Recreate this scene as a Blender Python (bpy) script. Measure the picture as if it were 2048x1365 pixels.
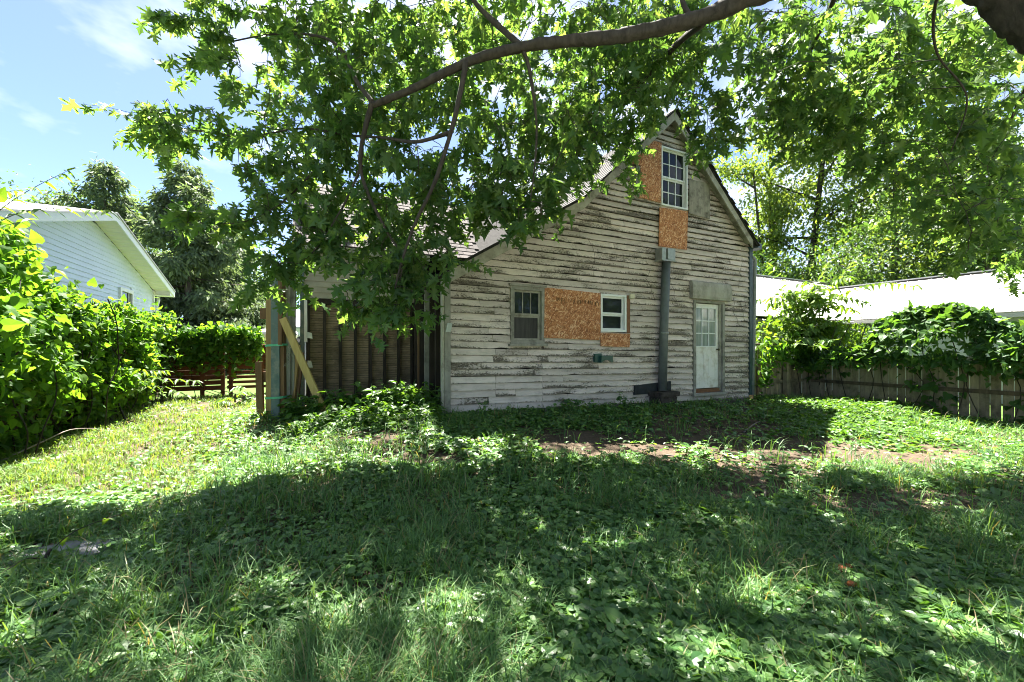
import bpy, math, random
import numpy as np
from mathutils import Vector, Matrix

for _o in list(bpy.data.objects): bpy.data.objects.remove(_o)
S = bpy.context.scene
COL = S.collection
rnd = random.Random(11)
nr = np.random.default_rng(7)

# ------------------------------------------------------------------ camera
YAW = math.radians(26.07); FPX = 820.0; HZ = 695.0; CAMZ = 1.45
cam = bpy.data.cameras.new('camera'); co = bpy.data.objects.new('camera', cam); COL.objects.link(co)
co.location = (0, 0, CAMZ); co.rotation_euler = (math.radians(90), 0, -YAW)
cam.sensor_width = 36; cam.lens = FPX / 2048 * 36; cam.shift_y = (HZ - 682.5) / 2048
cam.clip_start = 0.05; cam.clip_end = 1500
S.camera = co

# ------------------------------------------------------------------ sky, sun, exposure
SUN_EL = math.radians(65); SUN_DIR = Vector((0.165, 1.0, 0)).normalized()   # horizontal direction towards the sun
W = bpy.data.worlds.new('World'); S.world = W; W.use_nodes = True
nt = W.node_tree; nt.nodes.clear()
def wn(t, **k):
    n = nt.nodes.new(t)
    for a, b in k.items(): setattr(n, a, b)
    return n
sky = wn('ShaderNodeTexSky', sky_type='NISHITA', sun_disc=False)
sky.sun_elevation = SUN_EL; sky.sun_rotation = math.atan2(SUN_DIR.x, SUN_DIR.y)
sky.air_density = 0.5; sky.dust_density = 0.4; sky.ozone_density = 2.0
tc = wn('ShaderNodeTexCoord'); mp = wn('ShaderNodeMapping'); mp.inputs['Scale'].default_value = (1.0, 1.0, 2.2); mp.inputs['Location'].default_value = (3.1, 0.7, 0.4)
nz = wn('ShaderNodeTexNoise'); nz.inputs['Scale'].default_value = 2.6; nz.inputs['Detail'].default_value = 6; nz.inputs['Roughness'].default_value = 0.55
rp = wn('ShaderNodeValToRGB'); rp.color_ramp.elements[0].position = 0.46; rp.color_ramp.elements[1].position = 0.70
rp.color_ramp.elements[1].color = (0.85, 0.85, 0.85, 1)
mx = wn('ShaderNodeMix', data_type='RGBA'); mx.inputs['B'].default_value = (4.6, 4.7, 4.8, 1)
bg = wn('ShaderNodeBackground'); bg.inputs['Strength'].default_value = 0.05
ow = wn('ShaderNodeOutputWorld')
L = nt.links.new
L(tc.outputs['Generated'], mp.inputs['Vector']); L(mp.outputs['Vector'], nz.inputs['Vector']); L(nz.outputs['Fac'], rp.inputs['Fac'])
L(rp.outputs['Color'], mx.inputs['Factor']); L(sky.outputs['Color'], mx.inputs['A']); L(mx.outputs['Result'], bg.inputs['Color']); L(bg.outputs['Background'], ow.inputs['Surface'])
sl = bpy.data.lights.new('sun', 'SUN'); sl.energy = 5.0; sl.angle = math.radians(0.53); sl.color = (1.0, 0.95, 0.86)
so = bpy.data.objects.new('sun', sl); COL.objects.link(so); so.location = (0, 0, 30)
_d = Vector((SUN_DIR.x * math.cos(SUN_EL), SUN_DIR.y * math.cos(SUN_EL), math.sin(SUN_EL)))
so.rotation_euler = _d.to_track_quat('Z', 'Y').to_euler()
vs = S.view_settings; vs.view_transform = 'Standard'; vs.look = 'None'; vs.exposure = 3.05; vs.gamma = 1.0; vs.use_curve_mapping = False
S.render.engine = 'CYCLES'
S.cycles.max_bounces = 7; S.cycles.diffuse_bounces = 4; S.cycles.transmission_bounces = 4; S.cycles.glossy_bounces = 2; S.cycles.transparent_max_bounces = 4
S.cycles.caustics_reflective = False; S.cycles.caustics_refractive = False; S.cycles.use_denoising = True; S.cycles.filter_width = 1.0; S.cycles.denoising_prefilter = 'ACCURATE'
S.cycles.sample_clamp_indirect = 6.0

# ------------------------------------------------------------------ measuring helpers (pixels of the 2048 px photo -> places)
cR, sR = math.cos(YAW), math.sin(YAW)
def ray(px, py):
    u = (px - 1024) / FPX; v = (HZ - py) / FPX
    return Vector((u * cR + sR, -u * sR + cR, v))
CP = Vector((0, 0, CAMZ))
def onY(px, py, Y): d = ray(px, py); return CP + d * (Y / d.y)
def onX(px, py, X): d = ray(px, py); return CP + d * (X / d.x)
def atD(px, py, D): return CP + ray(px, py) * D
def onG(px, py, z=0.0): d = ray(px, py); return CP + d * ((z - CAMZ) / d.z)
def proj(x, y, z):
    D = x * sR + y * cR; r = x * cR - y * sR
    D = np.where(np.abs(D) < 1e-3, 1e-3, D)
    return 1024 + FPX * r / D, HZ - FPX * (z - CAMZ) / D, D

_lat = nr.random((64, 64))
def vn(x, y, s=1.0, o=0.0):
    x = np.asarray(x, float) / s + o + 100; y = np.asarray(y, float) / s + o * 1.7 + 100
    xi = np.floor(x).astype(int); yi = np.floor(y).astype(int); fx = x - xi; fy = y - yi
    fx = fx * fx * (3 - 2 * fx); fy = fy * fy * (3 - 2 * fy)
    g = lambda a, b: _lat[a % 64, b % 64]
    return (g(xi, yi) * (1 - fx) + g(xi + 1, yi) * fx) * (1 - fy) + (g(xi, yi + 1) * (1 - fx) + g(xi + 1, yi + 1) * fx) * fy
def sstep(a, b, x):
    t = np.clip((x - a) / (b - a), 0, 1); return t * t * (3 - 2 * t)
def gz(x, y):
    x = np.asarray(x, float); y = np.asarray(y, float)
    d = np.maximum(np.maximum(1.6 - x, x - 10.2), np.maximum(6.3 - y, y - 12.5))
    h = 0.30 * sstep(3.2, 0.0, d) * (1 - 0.45 * sstep(2, 9, x))
    d2 = np.hypot(x + 0.4, y - 8.6); h = np.maximum(h, 0.20 * sstep(3.0, 0.3, d2))
    near = sstep(60, 25, np.hypot(x, y))
    return h + near * (0.10 * (vn(x, y, 2.3, 3) - 0.5) + 0.05 * (vn(x, y, 0.7, 9) - 0.5))

# ------------------------------------------------------------------ mesh helpers
def link(name, me, mat=None, parent=None, label=None, cat=None, group=None, kind=None):
    o = bpy.data.objects.new(name, me); COL.objects.link(o)
    if mat is not None and me is not None and len(me.materials) == 0: me.materials.append(mat)
    if parent is not None: o.parent = parent
    tag(o, label, cat, group, kind); return o
def tag(o, label=None, cat=None, group=None, kind=None):
    if label: o['label'] = label
    if cat: o['category'] = cat
    if group: o['group'] = group
    if kind: o['kind'] = kind
    return o
def thing(name, label, cat, loc=(0, 0, 0), group=None):
    o = bpy.data.objects.new(name, None); COL.objects.link(o); o.location = loc; o.empty_display_size = 0.2
    return tag(o, label, cat, group)
class MB:
    def __init__(s): s.v = []; s.f = []; s.uv = None
    def quad(s, a, b, c, d):
        n = len(s.v); s.v += [tuple(a), tuple(b), tuple(c), tuple(d)]; s.f.append((n, n + 1, n + 2, n + 3)); return s
    def hexa(s, p):   # 8 corners: bottom 4 ccw, top 4 ccw
        n = len(s.v); s.v += [tuple(q) for q in p]
        s.f += [tuple(n + i for i in q) for q in ((3, 2, 1, 0), (4, 5, 6, 7), (0, 1, 5, 4), (1, 2, 6, 5), (2, 3, 7, 6), (3, 0, 4, 7))]; return s
    def box(s, x0, x1, y0, y1, z0, z1, j=0.0):
        q = lambda: rnd.uniform(-j, j) if j else 0
        return s.hexa([(x + q(), y + q(), z + q()) for z in (z0, z1) for x, y in ((x0, y0), (x1, y0), (x1, y1), (x0, y1))])
    def beam(s, p0, p1, w, d, side):   # a bar from p0 to p1, width w along side, depth d across
        p0 = Vector(p0); p1 = Vector(p1); t = (p1 - p0).normalized(); sd = Vector(side); sd = (sd - t * sd.dot(t)).normalized(); dp = t.cross(sd)
        c = [(-1, -1), (1, -1), (1, 1), (-1, 1)]
        pts = [p + sd * (a * w / 2) + dp * (b * d / 2) for p in (p0, p1) for a, b in c]
        return s.hexa(pts)
    def prism(s, poly, y0, y1):        # polygon in (x,z) extruded along y
        n = len(s.v); k = len(poly)
        s.v += [(x, y0, z) for x, z in poly] + [(x, y1, z) for x, z in poly]
        s.f.append(tuple(range(n, n + k))); s.f.append(tuple(range(n + 2 * k - 1, n + k - 1, -1)))
        for i in range(k): jn = (i + 1) % k; s.f.append((n + i, n + k + i, n + k + jn, n + jn))
        return s
    def tube(s, pts, rad, seg=6, cap=True, ridge=0.0):
        pts = [Vector(p) for p in pts]; m = len(pts)
        if not hasattr(rad, '__len__'): rad = [rad] * m
        base = len(s.v); up = Vector((0.31, 0.17, 0.93))
        for i, p in enumerate(pts):
            t = (pts[min(i + 1, m - 1)] - pts[max(i - 1, 0)])
            t = t.normalized() if t.length > 1e-9 else Vector((0, 0, 1))
            a = t.cross(up)
            if a.length < 1e-3: a = t.cross(Vector((1, 0, 0)))
            a.normalize(); b = t.cross(a)
            for k in range(seg):
                an = 2 * math.pi * k / seg; s.v.append(tuple(p + (a * math.cos(an) + b * math.sin(an)) * (rad[i] if not ridge else rad[i] * (1 + ridge * (float(vn(k * 1.0 if k < seg - 1 else 0.0, i * .35, 1.0, 5)) - .5) * 2))))
        for i in range(m - 1):
            for k in range(seg):
                k2 = (k + 1) % seg; A = base + i * seg; B = A + seg; s.f.append((A + k, A + k2, B + k2, B + k))
        if cap:
            s.f.append(tuple(base + k for k in range(seg - 1, -1, -1))); s.f.append(tuple(base + (m - 1) * seg + k for k in range(seg)))
        return s
    def mesh(s, name, smooth=False):
        me = bpy.data.meshes.new(name); me.from_pydata(s.v, [], s.f)
        if smooth: me.polygons.foreach_set('use_smooth', [True] * len(me.polygons))
        me.update(); return me
    def obj(s, name, mat, parent=None, smooth=False, **k): return link(name, s.mesh(name, smooth), mat, parent, **k)
def tri_mesh(name, V, T, smooth=False):
    me = bpy.data.meshes.new(name); V = np.ascontiguousarray(V, np.float32); T = np.ascontiguousarray(T, np.int32)
    me.vertices.add(len(V)); me.vertices.foreach_set('co', V.ravel())
    me.loops.add(T.size); me.loops.foreach_set('vertex_index', T.ravel())
    me.polygons.add(len(T)); me.polygons.foreach_set('loop_start', np.arange(0, T.size, 3, dtype=np.int32))
    me.polygons.foreach_set('use_smooth', np.full(len(T), smooth))
    me.update(calc_edges=True); return me
def norm(a): return a / np.maximum(np.linalg.norm(a, axis=-1, keepdims=True), 1e-9)
def frames(d, n):
    y = norm(d); n = n - y * np.sum(n * y, -1, keepdims=True); z = norm(n); x = np.cross(y, z)
    return np.stack([x, y, z], -1)          # columns are the leaf's own axes
def scatter(tpl, pos, d, n, sc):
    TV, TF = tpl; R = frames(d, n); sc = np.asarray(sc, float)
    if sc.ndim == 1: sc = sc[:, None]
    loc = TV[None, :, :] * (sc[:, None, :] if sc.shape[1] == 3 else sc[:, :, None])
    V = np.einsum('nij,nkj->nki', R, loc) + pos[:, None, :]
    F = TF[None] + (np.arange(len(pos)) * len(TV))[:, None, None]
    return V.reshape(-1, 3), F.reshape(-1, 3)
def join(parts):
    Vs, Fs, o = [], [], 0
    for V, F in parts: Vs.append(V); Fs.append(F + o); o += len(V)
    return np.concatenate(Vs), np.concatenate(Fs)
def fan(pts, c):
    P = [c] + pts; k = len(pts); F = [(0, 1 + i, 1 + (i + 1) % k) for i in range(k)]
    return np.array(P, float), np.array(F)
def curl(V, fold=0.25, droop=0.2):
    V = np.array(V, float)
    if V.shape[1] == 2: V = np.c_[V, np.zeros(len(V))]
    V[:, 2] += fold * np.abs(V[:, 0]) - droop * V[:, 1] ** 2; return V
def both(r): return r + [(-x, y) for x, y in reversed(r) if abs(x) > 1e-6]
_mr = [(0, 0.02), (0.17, 0.04), (0.30, -0.10), (0.33, 0.06), (0.46, 0.10), (0.34, 0.19), (0.19, 0.27), (0.36, 0.36), (0.42, 0.50), (0.52, 0.46), (0.60, 0.60), (0.44, 0.60), (0.30, 0.52), (0.12, 0.45), (0.20, 0.62), (0.28, 0.72), (0.16, 0.76), (0.0, 1.02)]
_V, _F = fan(both(_mr), (0, 0.30)); MAPLE = (curl(_V, 0.22, 0.22), _F)
_V, _F = fan(both([(0, 0), (0.40, 0.0), (0.20, 0.28), (0.56, 0.58), (0.13, 0.50), (0.0, 1.0)]), (0, 0.3)); MAPLE_S = (curl(_V, 0.22, 0.22), _F)
_V, _F = fan(both([(0, 0.06), (0.22, -0.04), (0.42, 0.14), (0.42, 0.38), (0.24, 0.70), (0.0, 1.05)]), (0, 0.36)); HEART = (curl(_V, 0.18, 0.22), _F)
_V, _F = fan(both([(0, 0), (0.22, 0.22), (0.26, 0.46), (0.14, 0.78), (0.0, 1.0)]), (0, 0.42)); OVATE = (curl(_V, 0.25, 0.25), _F)
_V = np.array([(0, 0, 0), (0.24, 0.45, 0.04), (0, 1, -0.16), (-0.24, 0.45, 0.04), (0, 0.5, -0.03)], float); DIAM = (_V, np.array([(0, 1, 4), (1, 2, 4), (2, 3, 4), (3, 0, 4)]))
_V = np.array([(0, 0, 0), (0.16, 0.5, 0.0), (0, 1, -0.1), (-0.16, 0.5, 0.0)], float); DIAM2 = (_V, np.array([(0, 1, 2), (0, 2, 3)]))
_V, _F = fan(both([(0, 0), (0.10, 0.12), (0.05, 0.20), (0.14, 0.36), (0.08, 0.44), (0.19, 0.62), (0.16, 0.84), (0.0, 1.0)]), (0, 0.5)); DANDEL = (curl(_V, 0.3, 0.35), _F)

# ------------------------------------------------------------------ materials
class NT:
    def __init__(s, name, rough=0.7, spec=0.3):
        s.m = bpy.data.materials.new(name); s.m.use_nodes = True; s.t = s.m.node_tree; s.b = s.t.nodes['Principled BSDF']; s.out = s.t.nodes['Material Output']
        s.b.inputs['Roughness'].default_value = rough; s.b.inputs['Specular IOR Level'].default_value = spec
    def n(s, t, **k):
        n = s.t.nodes.new(t)
        for a, b in k.items():
            if isinstance(b, (int, float, tuple)) and a in n.inputs: n.inputs[a].default_value = b
            else: setattr(n, a, b)
        return n
    def l(s, a, b): s.t.links.new(a, b)
    def coord(s, kind='Object', scale=(1, 1, 1), rot=(0, 0, 0)):
        c = s.n('ShaderNodeTexCoord'); m = s.n('ShaderNodeMapping'); m.inputs['Scale'].default_value = scale; m.inputs['Rotation'].default_value = rot
        s.l(c.outputs[kind], m.inputs['Vector']); return m.outputs['Vector']
    def noise(s, vec, scale, detail=5, rough=0.6, dist=0.0):
        n = s.n('ShaderNodeTexNoise'); n.inputs['Scale'].default_value = scale; n.inputs['Detail'].default_value = detail; n.inputs['Roughness'].default_value = rough; n.inputs['Distortion'].default_value = dist
        s.l(vec, n.inputs['Vector']); return n.outputs['Fac']
    def ramp(s, fac, stops):
        r = s.n('ShaderNodeValToRGB'); e = r.color_ramp.elements
        while len(e) < len(stops): e.new(0.5)
        for k, (p, c) in enumerate(stops):
            e[k].position = p; e[k].color = (c, c, c, 1) if not hasattr(c, '__len__') else (*c, 1)
        s.l(fac, r.inputs['Fac']); return r.outputs['Color']
    def mix(s, f, a, b, mode='MIX'):
        m = s.n('ShaderNodeMix', data_type='RGBA', blend_type=mode)
        for x, i in ((f, 'Factor'), (a, 'A'), (b, 'B')):
            if hasattr(x, 'node'): s.l(x, m.inputs[i])
            else: m.inputs[i].default_value = x if i == 'Factor' else (*x, 1)
        return m.outputs['Result']
    def math(s, op, a, b=0.0):
        m = s.n('ShaderNodeMath', operation=op)
        for x, i in ((a, 0), (b, 1)):
            if hasattr(x, 'node'): s.l(x, m.inputs[i])
            else: m.inputs[i].default_value = x
        return m.outputs[0]
    def bump(s, h, strength=0.4, dist=0.01):
        b = s.n('ShaderNodeBump'); b.inputs['Strength'].default_value = strength; b.inputs['Distance'].default_value = dist
        s.l(h, b.inputs['Height']); s.l(b.outputs['Normal'], s.b.inputs['Normal'])
    def color(s, c):
        if hasattr(c, 'node'): s.l(c, s.b.inputs['Base Color'])
        else: s.b.inputs['Base Color'].default_value = (*c, 1)
        return s
    def orand(s): return s.n('ShaderNodeObjectInfo').outputs['Random']
    def irand(s): return s.n('ShaderNodeNewGeometry').outputs['Random Per Island']
def wood(name, c1, c2, grain=(1, 1, 1), scale=9, rough=0.8, vary=0.35, dark=None, bump=0.35):
    t = NT(name, rough); v = t.coord('Object', grain); f = t.noise(v, scale, 7, 0.65, 0.4)
    c = t.ramp(f, [(0.3, c1), (0.7, c2)])
    if dark is not None:
        f2 = t.noise(t.coord('Object', (1, 1, 1)), 3.1, 6, 0.7); c = t.mix(t.ramp(f2, [(0.48, 0.0), (0.68, 0.85)]), c, dark)
    r = t.orand(); c = t.mix(1.0, c, t.ramp(r, [(0.0, 1 - vary), (1.0, 1 + 0.0)]), 'MULTIPLY')
    t.color(c); t.bump(f, bump, 0.006); return t.m
def plain(name, c, rough=0.6, spec=0.3, var=0.12, scale=5, bump=0.0, metal=0.0):
    t = NT(name, rough, spec); f = t.noise(t.coord(), scale, 6, 0.65)
    t.color(t.ramp(f, [(0.3, tuple(x * (1 - var * 2) for x in c)), (0.7, tuple(min(1, x * (1 + var)) for x in c))]))
    t.b.inputs['Metallic'].default_value = metal
    if bump: t.bump(f, bump, 0.01)
    return t.m
def leafmat(name, c1, c2, c3, tr=0.45, trc=(1.6, 1.7, 0.5), rough=0.45, spec=0.35, dead=None):
    t = NT(name, rough, spec); r = t.irand()
    c = t.ramp(r, [(0.0, c1), (0.5, c2), (1.0, c3)] if dead is None else [(0.0, c1), (0.45, c2), (0.90, c3), (0.93, dead)])
    t.color(c)
    T = t.n('ShaderNodeBsdfTranslucent'); m2 = t.mix(1.0, c, trc, 'MULTIPLY'); t.l(m2, T.inputs['Color'])
    mx = t.n('ShaderNodeMixShader'); mx.inputs[0].default_value = tr; t.l(t.b.outputs[0], mx.inputs[1]); t.l(T.outputs[0], mx.inputs[2]); t.l(mx.outputs[0], t.out.inputs['Surface'])
    return t.m
# ------------------------------------------------------------------ ground
def axis(a, b, step, far):
    c = np.arange(a, b + 1e-6, step); o = np.array([1.5, 4, 9, 18, 35, 70, 140, far]); return np.concatenate([(a - o)[::-1], c, b + o])
gx = axis(-9, 15, 0.24, 300); gy = axis(-3, 19, 0.24, 300)
GX, GY = np.meshgrid(gx, gy); GZ = gz(GX, GY); nx, ny = len(gx), len(gy)
idx = np.arange(nx * ny).reshape(ny, nx)
q = np.stack([idx[:-1, :-1], idx[:-1, 1:], idx[1:, 1:], idx[1:, :-1]], -1).reshape(-1, 4)
T = np.concatenate([q[:, [0, 1, 2]], q[:, [0, 2, 3]]])
t = NT('soil', 0.95, 0.1); v = t.coord(); f = t.noise(v, 1.1, 8, 0.7); f2 = t.noise(v, 22, 6, 0.7)
c = t.ramp(f, [(0.3, (0.050, 0.037, 0.026)), (0.7, (0.11, 0.082, 0.058))]); c = t.mix(0.5, c, t.ramp(f2, [(0.3, (0.03, 0.024, 0.018)), (0.75, (0.17, 0.128, 0.092))]))
ps = t.n('ShaderNodeSeparateXYZ'); t.l(t.n('ShaderNodeNewGeometry').outputs['Position'], ps.inputs[0])
far = t.math('MAXIMUM', t.math('MAXIMUM', t.math('GREATER_THAN', ps.outputs[1], 14.75), t.math('GREATER_THAN', ps.outputs[0], 12.1)), t.math('LESS_THAN', ps.outputs[0], -4.1)); far = t.math('MAXIMUM', far, t.math('LESS_THAN', ps.outputs[1], -0.8))
c = t.mix(far, c, t.ramp(f2, [(0.3, (0.045, 0.085, 0.02)), (0.7, (0.09, 0.14, 0.035))]))      # the neighbours' mown lawns
t.color(c); t.bump(f2, 0.8, 0.03)
link('ground', tri_mesh('ground', np.stack([GX, GY, GZ], -1).reshape(-1, 3), T, True), t.m, kind='structure')

# unseen pale gravel strip, added behind the viewer to bounce sunlight onto the facade
_t = NT('pale_bounce_gravel', 0.95, 0.1); _f = _t.noise(_t.coord(), 40, 6, 0.7); _t.color(_t.ramp(_f, [(0.3, (0.30, 0.285, 0.26)), (0.7, (0.50, 0.48, 0.44))])); _t.bump(_f, 0.7, 0.02)
_n = 60; _xs = np.linspace(-45, 55, _n); _ys = np.array([-11.0, -9, -7, -5, -3.2]); _V = np.array([(x, y + .25 * math.sin(x * .6 + y), float(gz(x, y)) + .05) for y in _ys for x in _xs]); _i = np.arange(_n * 5).reshape(5, _n)
_q = np.stack([_i[:-1, :-1], _i[:-1, 1:], _i[1:, 1:], _i[1:, :-1]], -1).reshape(-1, 4)
link('added_gravel_strip', tri_mesh('added_gravel_strip', _V, np.concatenate([_q[:, [0, 1, 2]], _q[:, [0, 2, 3]]]), True), _t.m, kind='structure')
# ------------------------------------------------------------------ materials of the house
def siding_mat(name, pc1, pc2, peel0, peel1, edge):
    t = NT(name, 0.75, 0.2); uv = t.n('ShaderNodeUVMap', uv_map='UVMap').outputs['UV']
    sp = t.n('ShaderNodeSeparateXYZ'); t.l(uv, sp.inputs[0]); vv = sp.outputs[1]
    off = t.n('ShaderNodeCombineXYZ'); r = t.orand(); t.l(t.math('MULTIPLY', r, 37.0), off.inputs[0]); t.l(t.math('MULTIPLY', r, 91.0), off.inputs[1])
    va = t.n('ShaderNodeVectorMath', operation='ADD'); t.l(uv, va.inputs[0]); t.l(off.outputs[0], va.inputs[1]); v = va.outputs[0]
    def sc(x, y):
        m = t.n('ShaderNodeMapping'); m.inputs['Scale'].default_value = (x, y, 1); t.l(v, m.inputs['Vector']); return m.outputs['Vector']
    big = t.noise(sc(0.55, 0.25), 2.0, 4, 0.6); fine = t.noise(sc(8.0, 1.5), 3.0, 9, 0.76); stk = t.noise(sc(1.2, 2.6), 4.0, 5, 0.6)
    paint = t.ramp(stk, [(0.25, pc1), (0.75, pc2)])
    paint = t.mix(1.0, paint, t.ramp(r, [(0.0, 0.78), (1.0, 1.06)]), 'MULTIPLY')
    paint = t.mix(t.ramp(big, [(0.45, 0.0), (0.75, 0.55)]), paint, (0.30, 0.265, 0.215))
    paint = t.mix(t.ramp(t.noise(sc(2.2, .5), 2.0, 6, 0.7), [(0.48, 0.0), (0.72, 0.5)]), paint, (0.27, 0.24, 0.20))
    low = t.math('POWER', t.math('SUBTRACT', 1.0, vv), 3.0)
    m = t.math('ADD', fine, t.math('MULTIPLY', low, edge)); m = t.math('ADD', m, t.math('MULTIPLY', t.math('SUBTRACT', big, 0.5), 0.95))
    m = t.math('ADD', m, t.math('MULTIPLY', t.math('SUBTRACT', r, 0.5), 0.07))
    mask = t.ramp(m, [(peel0, 0.0), (peel1, 1.0)])
    under = t.ramp(t.noise(sc(7, 2), 2.0, 6, 0.7), [(0.32, (0.035, 0.029, 0.025)), (0.48, (0.13, 0.108, 0.086)), (0.70, (0.27, 0.232, 0.18))])
    t.color(t.mix(mask, paint, under)); h = t.math('SUBTRACT', t.math('MULTIPLY', stk, 0.3), mask); t.bump(h, 0.5, 0.006); return t.m
M = {}
M['clap'] = siding_mat('peeling_paint', (0.58, 0.50, 0.445), (0.74, 0.64, 0.575), 0.59, 0.70, 0.20)
M['clap_bad'] = siding_mat('rotten_paint', (0.57, 0.49, 0.435), (0.73, 0.63, 0.565), 0.53, 0.62, 0.25)
M['clap_good'] = siding_mat('sound_paint', (0.635, 0.55, 0.49), (0.74, 0.64, 0.575), 0.74, 0.84, 0.22)
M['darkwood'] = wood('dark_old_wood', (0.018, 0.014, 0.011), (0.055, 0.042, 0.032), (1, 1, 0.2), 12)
M['trim'] = wood('weathered_trim', (0.30, 0.285, 0.235), (0.46, 0.44, 0.375), (1, 1, 1), 7, 0.8, 0.15, (0.12, 0.10, 0.08))
M['trimgrey'] = wood('grey_trim', (0.22, 0.21, 0.18), (0.36, 0.345, 0.30), (1, 1, 0.3), 9, 0.8, 0.15, (0.09, 0.08, 0.065))
M['white'] = plain('white_vinyl', (0.72, 0.73, 0.72), 0.4, 0.4, 0.05, 6)
M['doorwhite'] = wood('dirty_white_door', (0.68, 0.66, 0.63), (0.82, 0.80, 0.77), (1, 1, 0.5), 2.5, 0.5, 0.02, (0.42, 0.36, 0.25), 0.05)
M['shingle_dark'] = plain('dark_shingle', (0.030, 0.029, 0.028), 0.85, 0.2, 0.3, 14, 0.5)
M['steel'] = plain('zinc_box', (0.34, 0.35, 0.35), 0.35, 0.5, 0.15, 9, 0.0, 0.6)
M['pipe'] = plain('grey_painted_pipe', (0.105, 0.12, 0.12), 0.45, 0.4, 0.16, 5)
M['teal'] = wood('flaking_teal_paint', (0.085, 0.125, 0.13), (0.15, 0.20, 0.20), (1, 1, 0.25), 8, 0.75, 0.1, (0.30, 0.28, 0.25))
M['tealdark'] = plain('dark_teal_metal', (0.035, 0.065, 0.075), 0.5, 0.4, 0.2, 8)
M['green'] = plain('green_plastic', (0.012, 0.06, 0.05), 0.4, 0.5, 0.12, 6)
M['slate'] = plain('blue_grey_board', (0.022, 0.027, 0.032), 0.6, 0.3, 0.25, 6)
M['stone'] = plain('old_mortar_stone', (0.17, 0.155, 0.135), 0.95, 0.1, 0.3, 7, 0.6)
M['brickdark'] = plain('sooty_brick', (0.07, 0.06, 0.052), 0.95, 0.1, 0.35, 9, 0.6)
M['rust'] = wood('rusty_sill', (0.14, 0.06, 0.03), (0.25, 0.13, 0.07), (1, 1, 1), 9)
M['hood'] = wood('stained_hood', (0.27, 0.255, 0.22), (0.40, 0.38, 0.335), (2, 1, 0.35), 5, 0.85, 0.05, (0.15, 0.14, 0.11), 0.15)
M['cloth'] = wood('stained_panel', (0.20, 0.18, 0.145), (0.36, 0.33, 0.27), (3, 1, 0.5), 4, 0.9, 0.05, (0.045, 0.037, 0.03), 0.3)
# glass: the unlit room's dark is painted into an opaque glossy, slightly wavy pane
t = NT('old_window_glass', 0.03, 0.5); t.color(t.ramp(t.noise(t.coord('Object', (1, 1, 0.4)), 2.0, 4), [(0.3, (0.006, 0.008, 0.010)), (0.7, (0.018, 0.021, 0.024))]))
t.b.inputs['IOR'].default_value = 1.35; t.bump(t.noise(t.coord(), 3.0, 2), 0.12, 0.02); M['glass'] = t.m
t = NT('dirty_screen', 0.5, 0.3); t.color(t.ramp(t.noise(t.coord('Object', (6, 1, 0.5)), 3.0, 5), [(0.3, (0.012, 0.012, 0.013)), (0.7, (0.055, 0.05, 0.048))])); M['screen'] = t.m
t = NT('curtained_glass', 0.12, 0.5); t.color(t.ramp(t.noise(t.coord('Object', (9, 1, 0.8)), 2.0, 3), [(0.3, (0.17, 0.20, 0.19)), (0.7, (0.34, 0.37, 0.35))])); M['frost'] = t.m
# oriented strand board
def osb_mat():
    t = NT('oriented_strand_board', 0.75, 0.2); r = t.orand(); off = t.n('ShaderNodeCombineXYZ'); t.l(t.math('MULTIPLY', r, 13.0), off.inputs[0])
    col = None
    tcn = t.n('ShaderNodeTexCoord'); wig = t.n('ShaderNodeTexNoise'); wig.inputs['Scale'].default_value = 9; t.l(tcn.outputs['Object'], wig.inputs['Vector'])
    ad = t.n('ShaderNodeVectorMath', operation='MULTIPLY_ADD'); t.l(wig.outputs['Color'], ad.inputs[0]); ad.inputs[1].default_value = (0.03, 0.03, 0.03); t.l(tcn.outputs['Object'], ad.inputs[2])
    ad2 = t.n('ShaderNodeVectorMath', operation='ADD'); t.l(ad.outputs[0], ad2.inputs[0]); t.l(off.outputs[0], ad2.inputs[1])
    for k, (ang, sx, sz) in enumerate(((0.25, 15, 55), (-0.5, 18, 65), (1.0, 19, 65))):
        m = t.n('ShaderNodeMapping'); m.inputs['Rotation'].default_value = (0, ang, 0); t.l(ad2.outputs[0], m.inputs['Vector'])
        m2 = t.n('ShaderNodeMapping'); m2.inputs['Scale'].default_value = (sx, 0.4, sz); t.l(m.outputs['Vector'], m2.inputs['Vector'])
        vo = t.n('ShaderNodeTexVoronoi'); vo.inputs['Scale'].default_value = 1.0; t.l(m2.outputs['Vector'], vo.inputs['Vector'])
        sp = t.n('ShaderNodeSeparateColor'); t.l(vo.outputs['Color'], sp.inputs[0])
        cc = t.ramp(sp.outputs[0], [(0.0, (0.20, 0.075, 0.034)), (0.4, (0.40, 0.162, 0.070)), (0.75, (0.50, 0.23, 0.105)), (1.0, (0.72, 0.47, 0.29))])
        if col is None: col = cc; hh = sp.outputs[0]
        else: col = t.mix(t.ramp(sp.outputs[1], [(0.52, 0.0), (0.56, 1.0)]), col, cc)
    t.color(col); t.bump(hh, 0.35, 0.004); return t.m
M['osb'] = osb_mat()

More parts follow.
